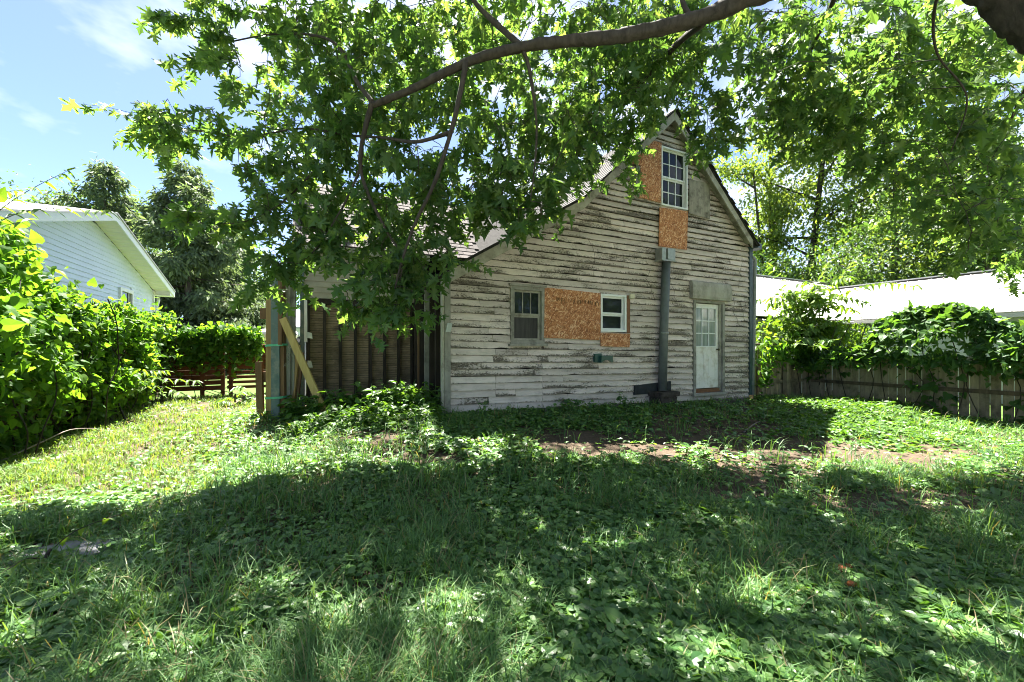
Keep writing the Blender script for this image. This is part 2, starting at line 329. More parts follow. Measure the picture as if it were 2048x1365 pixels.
# ------------------------------------------------------------------ the old house
F = 6.4
def fx(px, py, Y=F): p = onY(px, py, Y); return p.x, p.z
house = thing('wooden_house', 'derelict clapboard house with peeling cream paint and boarded windows', 'house', (5.5, F, 0.2))
hi = Matrix.Translation(house.location).inverted()
def part(mb, name, mat, parent=None, smooth=False, **k):
    o = mb.obj(name, M[mat] if isinstance(mat, str) else mat, None, smooth, **k)
    p = parent or house; o.parent = p
    w = p.location if p.parent is None else Vector()
    o.matrix_parent_inverse = Matrix.Translation(w).inverted(); return o
YR = F - 0.18
R0 = fx(897, 541, YR); R1 = fx(1165, 398, YR); R2 = fx(1348, 222, YR); R3 = fx(1504, 480, YR)
XL = fx(889, 700)[0]; XR = fx(1498, 600)[0]
RX = [R0[0] - 0.06, R0[0], R1[0], R2[0], R3[0]]
def roofz(x): return float(np.interp(x, [R0[0], R1[0], R2[0], R3[0]], [R0[1], R1[1], R2[1], R3[1]]))
# wall behind the boards
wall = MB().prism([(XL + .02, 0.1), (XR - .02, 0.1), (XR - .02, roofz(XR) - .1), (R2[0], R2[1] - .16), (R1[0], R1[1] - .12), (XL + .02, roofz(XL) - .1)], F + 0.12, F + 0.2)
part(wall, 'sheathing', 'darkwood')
def rect(px0, px1, t0, b0, t1, b1, Y=F):
    x0, z0t = fx(px0, t0, Y); _, z0b = fx(px0, b0, Y); x1, z1t = fx(px1, t1, Y); _, z1b = fx(px1, b1, Y)
    return x0, x1, (z0b + z1b) / 2, (z0t + z1t) / 2
OP = {'up': rect(1319, 1371, 294, 413, 308, 421), 'wh': rect(1198, 1249, 589, 664, 591, 665), 'lf': rect(1019, 1086, 575, 688, 575, 688), 'dr': rect(1383, 1446, 603, 786, 603, 785)}
PITCH = 0.1155; Z0 = 0.40
def sag(x, z): return -0.021 * (x - XL) * np.clip(1 - (z - 0.4) / 3.4, 0, 1)
def board(x0, x1, zb, zt, mat, cut=0.0, seed=0):
    r = random.Random(seed); n = max(2, int((x1 - x0) / 0.16) + 1); xs = np.linspace(x0, x1, n); V = []; UV = []; Fc = []
    full = (zt - zb) > PITCH * 0.8; gap = r.uniform(.001, .008) if full else 0.0; ph = r.uniform(0, 6)
    for i, x in enumerate(xs):
        jb = r.gauss(0, 0.0014) + 0.0025 * math.sin(x * 1.7 + ph); bow = 0.003 * math.sin(x * 2.3 + ph * 2) + r.uniform(-0.0012, 0.0012)
        if full and r.random() < 0.05: jb += r.uniform(0.008, 0.022)
        b = zb + jb + float(sag(x, zb)); tt = zt - gap + float(sag(x, zt))
        V += [(x, F - 0.008 + bow * 0.3, tt), (x, F - 0.046 + bow, b), (x, F - 0.006 + bow * 0.5, b + 0.006)]
        UV += [(x, 1.0), (x, 0.0), (x, 0.0)]
    for i in range(n - 1):
        a = 3 * i; Fc += [(a, a + 1, a + 4, a + 3), (a + 1, a + 2, a + 5, a + 4)]
    Fc += [(0, 2, 1), (3 * n - 3, 3 * n - 2, 3 * n - 1)]
    me = bpy.data.meshes.new('clapboard'); me.from_pydata(V, [], Fc); uvl = me.uv_layers.new(name='UVMap')
    for lp in me.loops: uvl.data[lp.index].uv = UV[lp.vertex_index]
    me.update(); o = link('clapboard', me, M[mat]); o.parent = house; o.matrix_parent_inverse = hi; return o
XJ = [fx(p, 700)[0] for p in (990, 1083, 1160, 1185, 1275, 1352, 1370, 1451)]
k = 0; seed = 100
nrow = int((R2[1] - Z0) / PITCH)
for k in range(nrow):
    zb = Z0 + k * PITCH; zt = zb + PITCH; zm = zb + PITCH * 0.5
    xs = np.linspace(XL, XR, 400); ok = [x for x in xs if roofz(x) - 0.10 > zb + float(sag(x, zb))]
    if len(ok) < 8: continue
    a, b = ok[0], ok[-1]
    if a < XL + 0.05: a = XL + 0.085
    if b > XR - 0.05: b = XR - 0.05
    cuts = sorted(rnd.uniform(a, b) for _ in range(max(0, int((b - a) / 2.1))))
    if zb < 1.75: cuts += [x for x in XJ[:2] if rnd.random() < 0.75]
    cuts = sorted(c for c in cuts if a + 0.25 < c < b - 0.25)
    ends = [a]
    for c in cuts:
        if c - ends[-1] > 0.3: ends.append(c)
    ends.append(b)
    pieces = []
    for s0, s1 in zip(ends[:-1], ends[1:]):
        g = 0.0025; segs = [(s0 + g, s1 - g, zb, zt)]
        for (ox0, ox1, oz0, oz1) in OP.values():
            new = []
            for (p0, p1, q0, q1) in segs:
                sg = float(sag((ox0 + ox1) / 2, zm)); lo, hi_ = q0 + sg, q1 + sg
                if p1 <= ox0 or p0 >= ox1 or hi_ <= oz0 or lo >= oz1: new.append((p0, p1, q0, q1)); continue
                if p0 < ox0 - 0.03: new.append((p0, ox0, q0, q1))
                if p1 > ox1 + 0.03: new.append((ox1, p1, q0, q1))
                m0, m1 = max(p0, ox0), min(p1, ox1)
                if hi_ > oz1 + 0.012 and m1 - m0 > 0.03: new.append((m0, m1, oz1 - sg, q1))
                if lo < oz0 - 0.012 and m1 - m0 > 0.03: new.append((m0, m1, q0, oz0 - sg))
            segs = new
        pieces += segs
    for (p0, p1, q0, q1) in pieces:
        if p1 - p0 < 0.03: continue
        mid = (p0 + p1) / 2
        bad = (XJ[0] - .1 < mid < XJ[1] + .3 and 0.95 < zb < 1.45) or mid > XJ[7] - .2 and zb < 1.9 or rnd.random() < 0.10
        good = mid < XJ[1] and zb < 1.35 and not bad
        if mid < XJ[0] and 1.2 < zb < 1.35: good = True
        board(p0, p1, q0, q1, 'clap_bad' if bad else 'clap_good' if good else 'clap', seed=seed); seed += 1
# corner boards, sill beam, foundation
part(MB().box(XL - 0.01, XL + 0.085, F - 0.058, F - 0.008, 0.38, roofz(XL) - .1, 0.003), 'corner_board', 'trimgrey')
part(MB().box(XL - 0.045, XL - 0.012, F - 0.04, F + 0.06, 0.38, roofz(XL) - .1, 0.003), 'corner_board', 'trim')
part(MB().box(XR - 0.05, XR + 0.07, F - 0.05, F + 0.05, 0.3, roofz(XR) + .02, 0.002), 'corner_board', 'tealdark')
zs = [0.26, 0.40]
part(MB().hexa([(XL, F - .02, .27), (XR - .1, F - .02, .12), (XR - .1, F + .1, .12), (XL, F + .1, .27), (XL, F - .02, .41), (XR - .1, F - .02, .245), (XR - .1, F + .1, .245), (XL, F + .1, .41)]), 'sill_beam', 'trimgrey')
for i in range(15):
    x = XL + 0.1 + i * 0.52; w = rnd.uniform(0.38, 0.5); mb = MB().box(x, x + w, F - rnd.uniform(0.0, 0.06), F + 0.2, -0.1, rnd.uniform(0.2, 0.27) - i * 0.006, 0.03)
    part(mb, 'foundation_stone', 'stone')
# rake boards and roof
def slopes(y0, y1, top, thick, pts, name, mat):
    for (xa, za), (xb, zb) in zip(pts[:-1], pts[1:]):
        part(MB().hexa([(xa, y0, za + top - thick), (xb, y0, zb + top - thick), (xb, y1, zb + top - thick), (xa, y1, za + top - thick), (xa, y0, za + top), (xb, y0, zb + top), (xb, y1, zb + top), (xa, y1, za + top)]), name, mat)
E0 = (R0[0] - 0.15, R0[1] - 0.15 * (R1[1] - R0[1]) / (R1[0] - R0[0])); E3 = (R3[0] + 0.14, R3[1] - 0.14 * (R2[1] - R3[1]) / (R3[0] - R2[0]))
prof = [E0, R1, R2, E3]
slopes(YR - 0.03, YR, -0.012, 0.19, [R0, R1, R2, R3], 'rake_board', 'trim')
slopes(YR + 0.001, F + 0.11, -0.06, 0.025, [R0, R1, R2, R3], 'soffit', 'trimgrey')
ROOFY = 12.2
for i, ((xa, za), (xb, zb)) in enumerate(zip(prof[:-1], prof[1:])):
    Ln = math.hypot(xb - xa, zb - za); nrm = Vector((-(zb - za), 0, xb - xa)).normalized(); tx = Vector((xb - xa, 0, zb - za)).normalized()
    A = Vector((xa, 0, za)); roof = part(MB().hexa([tuple(A + nrm * h + tx * s * Ln + Vector((0, y, 0))) for h in (-0.012, 0.02) for s, y in ((0, YR - .05), (1, YR - .05), (1, ROOFY), (0, ROOFY))]), 'roof', 'shingle_dark')
    nC = int(Ln / 0.15); up = 1 if i < 2 else -1       # courses whose butt ends show along the rake
    for c in range(nC):
        s0 = c / nC * Ln; s1 = s0 + 0.19; e = rnd.uniform(-0.03, 0.02); l0, l1 = (0.034, 0.022) if i < 2 else (0.022, 0.034)
        mb = MB().hexa([tuple(A + nrm * h + tx * s + Vector((0, y, 0))) for h2 in (-0.012, 0.0) for s, y, h in ((s0, YR - .08 + e, l0 + h2), (s1, YR - .08 + e, l1 + h2), (s1, ROOFY, l1 + h2), (s0, ROOFY, l0 + h2))])
        part(mb, 'shingle_course', 'shingle_dark', roof)
part(MB().box(XR - 0.06, XR, F + .05, ROOFY, 0.1, roofz(XR) - 0.06), 'side_wall', 'clap')
part(MB().box(XL, XR, ROOFY - .15, ROOFY - .1, 0.1, roofz(XL) - 0.1), 'back_wall', 'clap')
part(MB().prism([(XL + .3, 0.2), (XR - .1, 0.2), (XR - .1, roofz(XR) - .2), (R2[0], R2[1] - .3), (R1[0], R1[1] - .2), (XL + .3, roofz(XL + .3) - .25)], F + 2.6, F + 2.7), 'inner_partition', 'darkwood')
# open side of the house: bare studs
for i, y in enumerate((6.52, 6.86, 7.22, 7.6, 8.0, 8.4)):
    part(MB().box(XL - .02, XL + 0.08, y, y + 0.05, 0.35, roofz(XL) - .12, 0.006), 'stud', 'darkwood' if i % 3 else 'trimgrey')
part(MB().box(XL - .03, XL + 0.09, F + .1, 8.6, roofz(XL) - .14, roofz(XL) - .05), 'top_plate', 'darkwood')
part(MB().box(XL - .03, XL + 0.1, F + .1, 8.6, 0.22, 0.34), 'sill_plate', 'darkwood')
part(MB().box(XL + 0.14, XL + 0.16, F + .2, 8.8, 0.3, roofz(XL) - .1), 'dark_room_panel', 'darkwood')  # dark panel stands in for the unlit room behind the studs
# wing set back on the left
WY = 8.7; WX0 = onY(612, 690, WY).x; WZT = 2.36; WZB = 0.5
M['lath'] = wood('bare_lath', (0.17, 0.12, 0.075), (0.36, 0.27, 0.18), (0.5, 1, 3), 8, 0.9, 0.0, (0.09, 0.065, 0.045))
for i in range(8):
    x = WX0 + 0.04 + i * (XL - WX0 - 0.05) / 7.0; part(MB().box(x - .025, x + .025, WY - 0.02, WY + .085, WZB, WZT - .08, 0.005), 'stud', 'darkwood')
for i in range(7):
    xa = WX0 + 0.065 + i * (XL - WX0 - 0.05) / 7.0; xb = xa + (XL - WX0 - 0.05) / 7.0 - 0.05; mb = MB(); z = WZB + 0.01
    while z < WZT - 0.1:
        mb.box(xa - .02, xb + .02, WY + 0.086, WY + 0.095, z, z + 0.034, 0.003); z += 0.047
    part(mb, 'lath_panel', 'lath', kind='stuff')
part(MB().box(WX0, XL + .2, WY + 0.105, WY + 0.12, WZB, 3.3), 'plaster_backing', plain('old_plaster', (0.16, 0.135, 0.10), 0.95, 0.1, 0.3, 12, 0.5))
part(MB().box(WX0 - .02, XL, WY - 0.035, WY + .09, WZT - .08, WZT + .02, 0.004), 'header_beam', 'darkwood')
part(MB().box(WX0 - .02, XL, WY - 0.04, WY + .1, WZB - .14, WZB, 0.006), 'sill_plate', 'darkwood')
for k in range(9):
    z = WZT + 0.03 + k * 0.108; part(MB().hexa([(WX0 - .03, WY - .03, z), (XL + .25, WY - .03, z), (XL + .25, WY + .08, z), (WX0 - .03, WY + .08, z), (WX0 - .03, WY - .01, z + .112), (XL + .25, WY - .01, z + .112), (XL + .25, WY + .08, z + .112), (WX0 - .03, WY + .08, z + .112)]), 'clapboard', plain('cream_siding', (0.40, 0.36, 0.29), 0.7, 0.2, 0.1, 4) if k == 0 else bpy.data.materials['cream_siding'])
part(MB().box(WX0 - .10, WX0 - .035, WY - .05, WY + .06, 0.3, 3.3, 0.003), 'corner_board', 'teal')
part(MB().box(WX0 - .03, WX0 + .02, WY - .06, WY - .035, 1.55, WZT - .02, 0.008), 'flaking_strip', 'white')
for z in (1.08, 1.62): part(MB().box(WX0 + .03, WX0 + .10, WY - .05, WY - .04, z, z + .1, 0.02), 'paper_scrap', 'white')
part(MB().box(WX0 - .08, WX0 - .03, WY + .07, 11.5, 0.2, 3.3), 'end_wall', 'teal')
post = onY(838, 700, 8.3); part(MB().beam((post.x, 8.3, 0.35), (post.x - .01, 8.3, 2.1), 0.055, 0.05, (1, 0, 0)), 'prop_post', wood('new_brown_stud', (0.20, 0.12, 0.06), (0.32, 0.20, 0.10), (1, 1, 0.2), 8))
pe = (8.5, 3.40); pr = (10.0, 5.05); xw0, xw1 = -0.32, 6.1
def wingpt(x, s, h):
    L_ = math.hypot(pr[0] - pe[0], pr[1] - pe[1]); ty = (pr[0] - pe[0]) / L_; tz = (pr[1] - pe[1]) / L_
    return (x, pe[0] + ty * s - tz * h, pe[1] + tz * s + ty * h)
WL = math.hypot(pr[0] - pe[0], pr[1] - pe[1])
wroof = part(MB().hexa([wingpt(xw0, 0, -.05), wingpt(xw1, 0, -.05), wingpt(xw1, WL, -.05), wingpt(xw0, WL, -.05), wingpt(xw0, 0, 0), wingpt(xw1, 0, 0), wingpt(xw1, WL, 0), wingpt(xw0, WL, 0)]), 'roof', 'shingle_dark')
part(MB().hexa([(xw0, 10.0, 5.0), (xw1, 10.0, 5.0), (xw1, 11.6, 3.4), (xw0, 11.6, 3.4), (xw0, 10.0, 5.05), (xw1, 10.0, 5.05), (xw1, 11.6, 3.45), (xw0, 11.6, 3.45)]), 'roof', 'shingle_dark')
M['shing'] = plain('brown_grey_shingle', (0.125, 0.112, 0.112), 0.9, 0.2, 0.2, 26, 0.5)
_t = NT('worn_brown_shingle', 0.9, 0.2); _r = _t.orand(); _t.color(_t.mix(1.0, _t.ramp(_t.noise(_t.coord(), 30, 4), [(0.3, (0.07, 0.062, 0.062)), (0.7, (0.14, 0.125, 0.125))]), _t.ramp(_r, [(0, 0.7), (1, 1.15)]), 'MULTIPLY')); M['shing'] = _t.m
rows = 17; ns = 0
for r_ in range(rows):
    s = r_ * (WL / rows) - 0.02; x = xw0 - (r_ % 2) * 0.11
    while x < xw1 and ns < 290:
        x1 = min(x + 0.215, xw1); x0 = max(x, xw0)
        if x1 - x0 > 0.03 and x0 < 3.25:
            e = rnd.uniform(-0.006, 0.004)
            part(MB().hexa([wingpt(x0, s + e, .004), wingpt(x1 - .006, s + e, .004), wingpt(x1 - .006, s + .17, .001), wingpt(x0, s + .17, .001), wingpt(x0, s + e, .017), wingpt(x1 - .006, s + e, .017), wingpt(x1 - .006, s + .17, .006), wingpt(x0, s + .17, .006)]), 'shingle', 'shing', wroof); ns += 1
        x += 0.215
part(MB().box(xw0, XL + .3, 8.44, 8.49, 3.24, 3.36), 'fascia', 'trim')

# ------------------------------------------------------------------ windows, boards, door
def window(op, depth, casing, cw, name='window', mats=('white', 'glass'), rowsx=((2, 3), (2, 3)), split=0.5, sill=False, lower=None):
    x0, x1, z0, z1 = op; mb = MB()
    for q_ in ((x0, x0 + cw, z0, z1), (x1 - cw, x1, z0, z1), (x0 + cw, x1 - cw, z0, z0 + cw), (x0 + cw, x1 - cw, z1 - cw, z1)):
        mb.box(q_[0], q_[1], F - depth, F + 0.06, q_[2], q_[3])
    w = part(mb, name, casing); ix0, ix1, iz0, iz1 = x0 + cw, x1 - cw, z0 + cw, z1 - cw
    zm = iz0 + (iz1 - iz0) * split; sw = 0.035
    for si, (a, b, yy, (nr_, nc)) in enumerate(((iz0, zm, F + 0.02, rowsx[0]), (zm, iz1, F - 0.005, rowsx[1]))):
        m2 = MB()
        for q_ in ((ix0, ix0 + sw, a, b), (ix1 - sw, ix1, a, b), (ix0 + sw, ix1 - sw, a, a + sw), (ix0 + sw, ix1 - sw, b - sw, b)): m2.box(q_[0], q_[1], yy, yy + 0.03, q_[2], q_[3])
        part(m2, 'sash', mats[0], w)
        ga, gb, gc, gd = ix0 + sw, ix1 - sw, a + sw, b - sw
        for i in range(1, nc): x = ga + (gb - ga) * i / nc; part(MB().box(x - .009, x + .009, yy + 0.002, yy + .026, gc, gd), 'muntin', mats[0], w)
        for j in range(1, nr_): z = gc + (gd - gc) * j / nr_; part(MB().box(ga, gb, yy + 0.004, yy + .024, z - .009, z + .009), 'muntin', mats[0], w)
        for i in range(nc):
            for j in range(nr_):
                xa = ga + (gb - ga) * i / nc; xb = ga + (gb - ga) * (i + 1) / nc; za = gc + (gd - gc) * j / nr_; zb_ = gc + (gd - gc) * (j + 1) / nr_
                yo = yy + 0.014; k_ = rnd.uniform(-.004, .004)
                part(MB().hexa([(xa, yo, za), (xb, yo + k_, za), (xb, yo + k_ + .004, za), (xa, yo + .004, za), (xa, yo - k_, zb_), (xb, yo, zb_), (xb, yo + .004, zb_), (xa, yo - k_ + .004, zb_)]), 'pane', (lower if (lower and si == 0) else mats[1]), w)
    if sill: part(MB().box(x0 - .04, x1 + .04, F - depth - .05, F + .02, z0 - .045, z0 - .001), 'sill', casing, w)
    return w
window(OP['up'], 0.06, 'white', 0.035, rowsx=((2, 3), (2, 3)), split=0.49)
window(OP['wh'], 0.06, 'white', 0.04, rowsx=((1, 1), (1, 1)), split=0.47)
lw = window(OP['lf'], 0.06, 'trimgrey', 0.062, mats=('trim', 'glass'), rowsx=((1, 1), (1, 3)), split=0.50, sill=True, lower='screen')
x0, x1, z0, z1 = OP['lf']; part(MB().box(x0 - .03, x1 + .03, F - .085, F - .02, z1 + .001, z1 + .04, .004), 'drip_cap', 'trimgrey', lw)
def sheet(poly, y0, y1, name, mat, label=None):
    y0 -= .012; y1 -= .008
    return part(MB().prism([fx(*p) for p in poly][::-1], y0, y1), name, mat, label=label)
sheet([(1086, 576), (1197, 588), (1197, 681), (1085, 676)], F - .052, F - .040, 'strand_board', 'osb', 'wide strand board sheet between the two lower windows')
sheet([(1197.5, 667), (1256, 668), (1255, 695), (1197.5, 693)], F - .054, F - .042, 'strand_board', 'osb', 'small strand board strip under the white window')
sheet([(1250, 592), (1256, 592), (1256, 667), (1250, 667)], F - .05, F - .04, 'strand_board', M['rust'])
sheet([(1257, 328), (1299, 283), (1318.5, 289), (1317.5, 408), (1275, 397), (1277, 334)], F - .052, F - .040, 'strand_board', 'osb', 'strand board beside the gable window')
sheet([(1315, 417), (1371, 425), (1369, 501), (1313, 494)], F - .056, F - .044, 'strand_board', 'osb', 'strand board below the gable window')
sheet([(1268, 333), (1276.5, 335), (1274.5, 396), (1267, 394)], F - .05, F - .034, 'trim_board', 'trimgrey')
sheet([(1374, 361), (1416, 370), (1415, 440), (1374, 429)], F - .05, F - .038, 'weathered_panel', 'cloth', 'stained grey panel with flaking lower edge')
for poly in ([(1088, 579), (1195, 590), (1195, 678), (1087, 673)], [(1300, 290), (1316, 293), (1315, 403), (1279, 394)], [(1317, 420), (1368, 428), (1367, 497), (1315, 490)]):
    for i in range(4):
        (ax, ay), (bx_, by_) = poly[i], poly[(i + 1) % 4]
        for f_ in (0.0, .33, .66):
            x_, z_ = fx(ax + (bx_ - ax) * f_, ay + (by_ - ay) * f_); part(MB().tube([(x_, F - .071, z_), (x_, F - .062, z_)], .006, 8), 'screw', 'steel')
# faded ink stamp on the wide sheet (unreadable marks)
ink = plain('faded_black_ink', (0.15, 0.078, 0.036), 0.8, 0.1, 0.3, 30)
st = random.Random(5); mb = MB(); px = 1109.0
while px < 1195:
    w_ = st.choice((1.0, 1.4, 2.2)); t0 = 596 + (px - 1109) * 0.10 + st.uniform(-1, 2)
    a_ = fx(px, t0); b_ = fx(px + w_, t0 + st.choice((4, 7, 11))); mb.box(a_[0], b_[0], F - .0665, F - .0645, b_[1], a_[1]); px += w_ + st.choice((1.3, 1.8, 2.6, 4.5))
part(mb, 'ink_stamp', ink, kind='stuff')
# door
x0, x1, z0, z1 = OP['dr']; cw = 0.075; jr = 0.17
dr = part(MB().box(x0, x0 + cw, F - .06, F + .1, z0, z1).box(x1 - cw, x1, F - .05, F + .1, z0, z1).box(x0 + cw, x1 - cw, F - .05, F + .1, z1 - cw * .6, z1), 'door_frame', 'trimgrey')
part(MB().box(x1 - cw - .045, x1 - cw, F + .0, F + .1, z0 + .03, z1 - .05), 'door_jamb', 'trim', dr)
dx0, dx1, dz0, dz1 = x0 + cw, x1 - cw - .05, z0 + .1, z1 - .06; dy = F + .04
part(MB().box(x0 - .03, x1 + .02, F - .10, F + .08, z0 - .05, z0 + .002, .006), 'threshold', 'trimgrey', dr)
part(MB().box(x0 + cw, x1 - cw, F - .0, F + .08, z0 + .003, z0 + .085, .006), 'kick_board', 'rust', dr)
gl, gr_, gb, gt = dx0 + .085, dx1 - .085, dz0 + (dz1 - dz0) * .50, dz1 - .10
leaf = MB().box(dx0, dx1, dy, dy + .035, dz0, gb).box(dx0, gl, dy, dy + .035, gb, dz1).box(gr_, dx1, dy, dy + .035, gb, dz1).box(gl, gr_, dy, dy + .035, gt, dz1)
door = part(leaf, 'door', 'doorwhite')
fr = .028
part(MB().box(gl - fr, gl, dy - .012, dy - .001, gb - fr, gt + fr).box(gr_, gr_ + fr, dy - .012, dy - .001, gb - fr, gt + fr).box(gl, gr_, dy - .012, dy - .001, gb - fr, gb).box(gl, gr_, dy - .012, dy - .001, gt, gt + fr), 'glazing_frame', 'white', door)
for i in range(3):
    for j in range(3):
        xa = gl + (gr_ - gl) * i / 3; xb = gl + (gr_ - gl) * (i + 1) / 3; za = gb + (gt - gb) * j / 3; zb_ = gb + (gt - gb) * (j + 1) / 3; k_ = rnd.uniform(-.004, .004)
        part(MB().hexa([(xa, dy + .015, za), (xb, dy + .015 + k_, za), (xb, dy + .02 + k_, za), (xa, dy + .02, za), (xa, dy + .015 - k_, zb_), (xb, dy + .015, zb_), (xb, dy + .02, zb_), (xa, dy + .02 - k_, zb_)]), 'pane', 'frost', door)
for i in (1, 2):
    x = gl + (gr_ - gl) * i / 3; part(MB().box(x - .011, x + .011, dy - .004, dy + .012, gb, gt), 'muntin', 'white', door)
    z = gb + (gt - gb) * i / 3; part(MB().box(gl, gr_, dy - .002, dy + .011, z - .011, z + .011), 'muntin', 'white', door)
wd = dx1 - dx0
for a_, b_ in ((dx0 + wd * .1, dx0 + wd * .44), (dx0 + wd * .56, dx0 + wd * .9)):
    za, zb_ = dz0 + .24, gb - .18; mb = MB(); e = .02
    for q_ in ((a_, a_ + e, za, zb_), (b_ - e, b_, za, zb_), (a_ + e, b_ - e, za, za + e), (a_ + e, b_ - e, zb_ - e, zb_)): mb.box(q_[0], q_[1], dy - .009, dy - .0005, q_[2], q_[3])
    mb.box(a_ + .045, b_ - .045, dy - .007, dy - .0005, za + .045, zb_ - .045); part(mb, 'door_panel', 'doorwhite', door)
part(MB().tube([(dx1 - .04, dy - .002, gb - .08), (dx1 - .04, dy - .03, gb - .08), (dx1 - .04, dy - .04, gb - .08), (dx1 - .04, dy - .065, gb - .08), (dx1 - .04, dy - .075, gb - .08)], [.022, .012, .026, .028, .012], 10), 'door_knob', plain('old_brass', (0.12, 0.09, 0.05), 0.4, 0.5, 0.2, 9, 0, 0.7), door, True)
# hood over the door: a bent sheet
hA = fx(1376, 562); hB = fx(1454, 567); hC = fx(1454, 602); hD = fx(1378, 599); N = 7; mb = MB()
pf = [(0.045, 0.0), (0.075, 0.02), (0.105, 0.10), (0.125, 0.3), (0.135, 0.6), (0.13, 0.85), (0.115, 1.0)]
zt, zb_ = (hA[1] + hB[1]) / 2, (hC[1] + hD[1]) / 2; poly = [(F - a_, zt - (zt - zb_) * b_) for a_, b_ in pf] + [(F - .03, zb_), (F - .03, zt)]
n0 = len(poly); mb.v = [(hA[0] + .01, y, z) for y, z in poly] + [(hB[0], y, z - .012) for y, z in poly]
mb.f = [tuple(range(n0)), tuple(range(2 * n0 - 1, n0 - 1, -1))] + [(i, n0 + i, n0 + (i + 1) % n0, (i + 1) % n0) for i in range(n0)]
part(mb, 'door_hood', 'hood')
# vent pipe with its box, chimney base
pt = fx(1333.5, 522, F - .16); pb = fx(1325.5, 782, F - .16); PY = F - .15
pipe = part(MB().tube([(pb[0], PY, pb[1]), ((pt[0] + pb[0]) / 2 - .006, PY + .004, (pt[1] + pb[1]) / 2), (pt[0], PY, pt[1])], [.088, .088, .088], 20), 'vent_pipe', 'pipe', None, True)
zj = fx(1328, 667, F - .16)[1]; xj = pb[0] + (pt[0] - pb[0]) * (zj - pb[1]) / (pt[1] - pb[1]); part(MB().tube([(xj, PY, zj - .02), (xj, PY, zj + .02)], .0925, 20), 'pipe_joint', plain('joint_band', (0.22, 0.24, 0.23), 0.5, 0.4, 0.25, 14), pipe, True)
bx0 = fx(1321, 500, F - .2)[0]; bx1 = fx(1347, 500, F - .2)[0]; zt = fx(1334, 498, F - .2)[1]; zb_ = fx(1334, 521, F - .2)[1]
part(MB().box(bx0, bx0 + (bx1 - bx0) * .32, F - .24, F - .06, zb_, zt, .004).box(bx0 + (bx1 - bx0) * .42, bx1, F - .25, F - .06, zb_ + .01, zt, .004).box(bx0 + .02, bx1 - .02, F - .20, F - .04, zb_ + .02, zt - .02), 'pipe_collar', 'steel')
part(MB().box(bx0 - .02, bx1 + .01, F - .26, F - .05, zb_ - .025, zb_ - .001, .006), 'collar_ledge', 'steel')
cx = pb[0]
for name, w_, d_, za, zb_, mt in (('chimney_cap', .30, .24, pb[1] - .105, pb[1] - .01, 'brickdark'), ('chimney_base', .24, .19, pb[1] - .28, pb[1] - .106, 'brickdark'), ('chimney_ledge', .33, .26, pb[1] - .37, pb[1] - .281, 'stone'), ('chimney_foot', .27, .22, -.02, pb[1] - .371, 'brickdark')):
    part(MB().box(cx - w_, cx + w_ * .8, F - .16 - d_, F - .03, za, zb_, .015), name, mt)
a_ = fx(1264, 769); b_ = fx(1337, 783); part(MB().hexa([(a_[0], F - .072, b_[1] - .02), (b_[0], F - .072, b_[1]), (b_[0], F - .035, b_[1]), (a_[0], F - .035, b_[1] - .02), (a_[0] + .02, F - .072, a_[1] - .02), (b_[0], F - .072, a_[1] + .03), (b_[0], F - .035, a_[1] + .03), (a_[0] + .02, F - .035, a_[1] - .02)]), 'flashing_board', 'slate')
a_ = fx(1184.5, 708); b_ = fx(1215, 725); vb = part(MB().box(a_[0], a_[0] + .15, F - .09, F - .03, b_[1], a_[1], .006), 'vent_cover', 'green')
xm = a_[0] + .09; zt, zb_ = a_[1] - .035, b_[1]; n = 8; arch = [(xm + (b_[0] - xm) * i / n, zb_ + (.055 * math.sin(math.pi * i / n))) for i in range(n + 1)]
part(MB().prism([(xm + .01, zt)] + arch + [(b_[0], zt)], F - .16, F - .091), 'vent_hood', 'green', vb)
a_ = fx(889, 647); b_ = fx(901, 665); part(MB().hexa([(a_[0] + .0, F - .085, b_[1]), (b_[0] - .02, F - .085, b_[1]), (b_[0] - .02, F - .046, b_[1]), (a_[0], F - .046, b_[1]), (a_[0] + .025, F - .085, a_[1]), (b_[0] + .005, F - .085, a_[1]), (b_[0] + .005, F - .046, a_[1]), (a_[0] + .025, F - .046, a_[1])]), 'junction_box', plain('pale_grey_plastic', (0.42, 0.46, 0.45), 0.5, 0.4, 0.1, 8))
a_ = fx(1253, 590); b_ = fx(1261, 599); part(MB().box(a_[0], b_[0], F - .12, F - .056, b_[1], a_[1], .006), 'lamp_holder', plain('cream_plastic', (0.62, 0.57, 0.42), 0.5, 0.4, 0.1, 8))
# gutter piece and downspout on the right corner
gp = fx(1508, 486); part(MB().hexa([(XR + .02, F - .22, R3[1] - .17), (XR + .17, F - .2, R3[1] - .2), (XR + .17, F + 1.2, R3[1] - .2), (XR + .02, F + 1.2, R3[1] - .17), (XR + .01, F - .22, R3[1] - .04), (XR + .2, F - .2, R3[1] - .08), (XR + .2, F + 1.2, R3[1] - .08), (XR + .01, F + 1.2, R3[1] - .04)]), 'gutter', 'tealdark')
d0 = fx(1507, 520); d1 = fx(1503, 700); part(MB().tube([(d0[0] - .11, F - .02, d0[1] + .03), (d0[0] - .03, F - .03, d0[1] + .04), (d0[0], F - .035, d0[1] - .02), (d1[0] + .02, F - .035, d1[1]), (d1[0] - .02, F - .035, 0.3)], .042, 12), 'downspout', plain('grey_downspout', (0.20, 0.215, 0.215), 0.45, 0.4, 0.15, 6), None, True)
# step and rubble below the door
part(MB().box(x0 - .02, x1 + .05, F - .55, F - .11, -0.05, 0.20, .02), 'door_step', 'brickdark')
part(MB().box(x0 + .2, x1 + .55, F - .12, F - .04, 0.05, 0.27, .03), 'foundation_stone', 'stone')
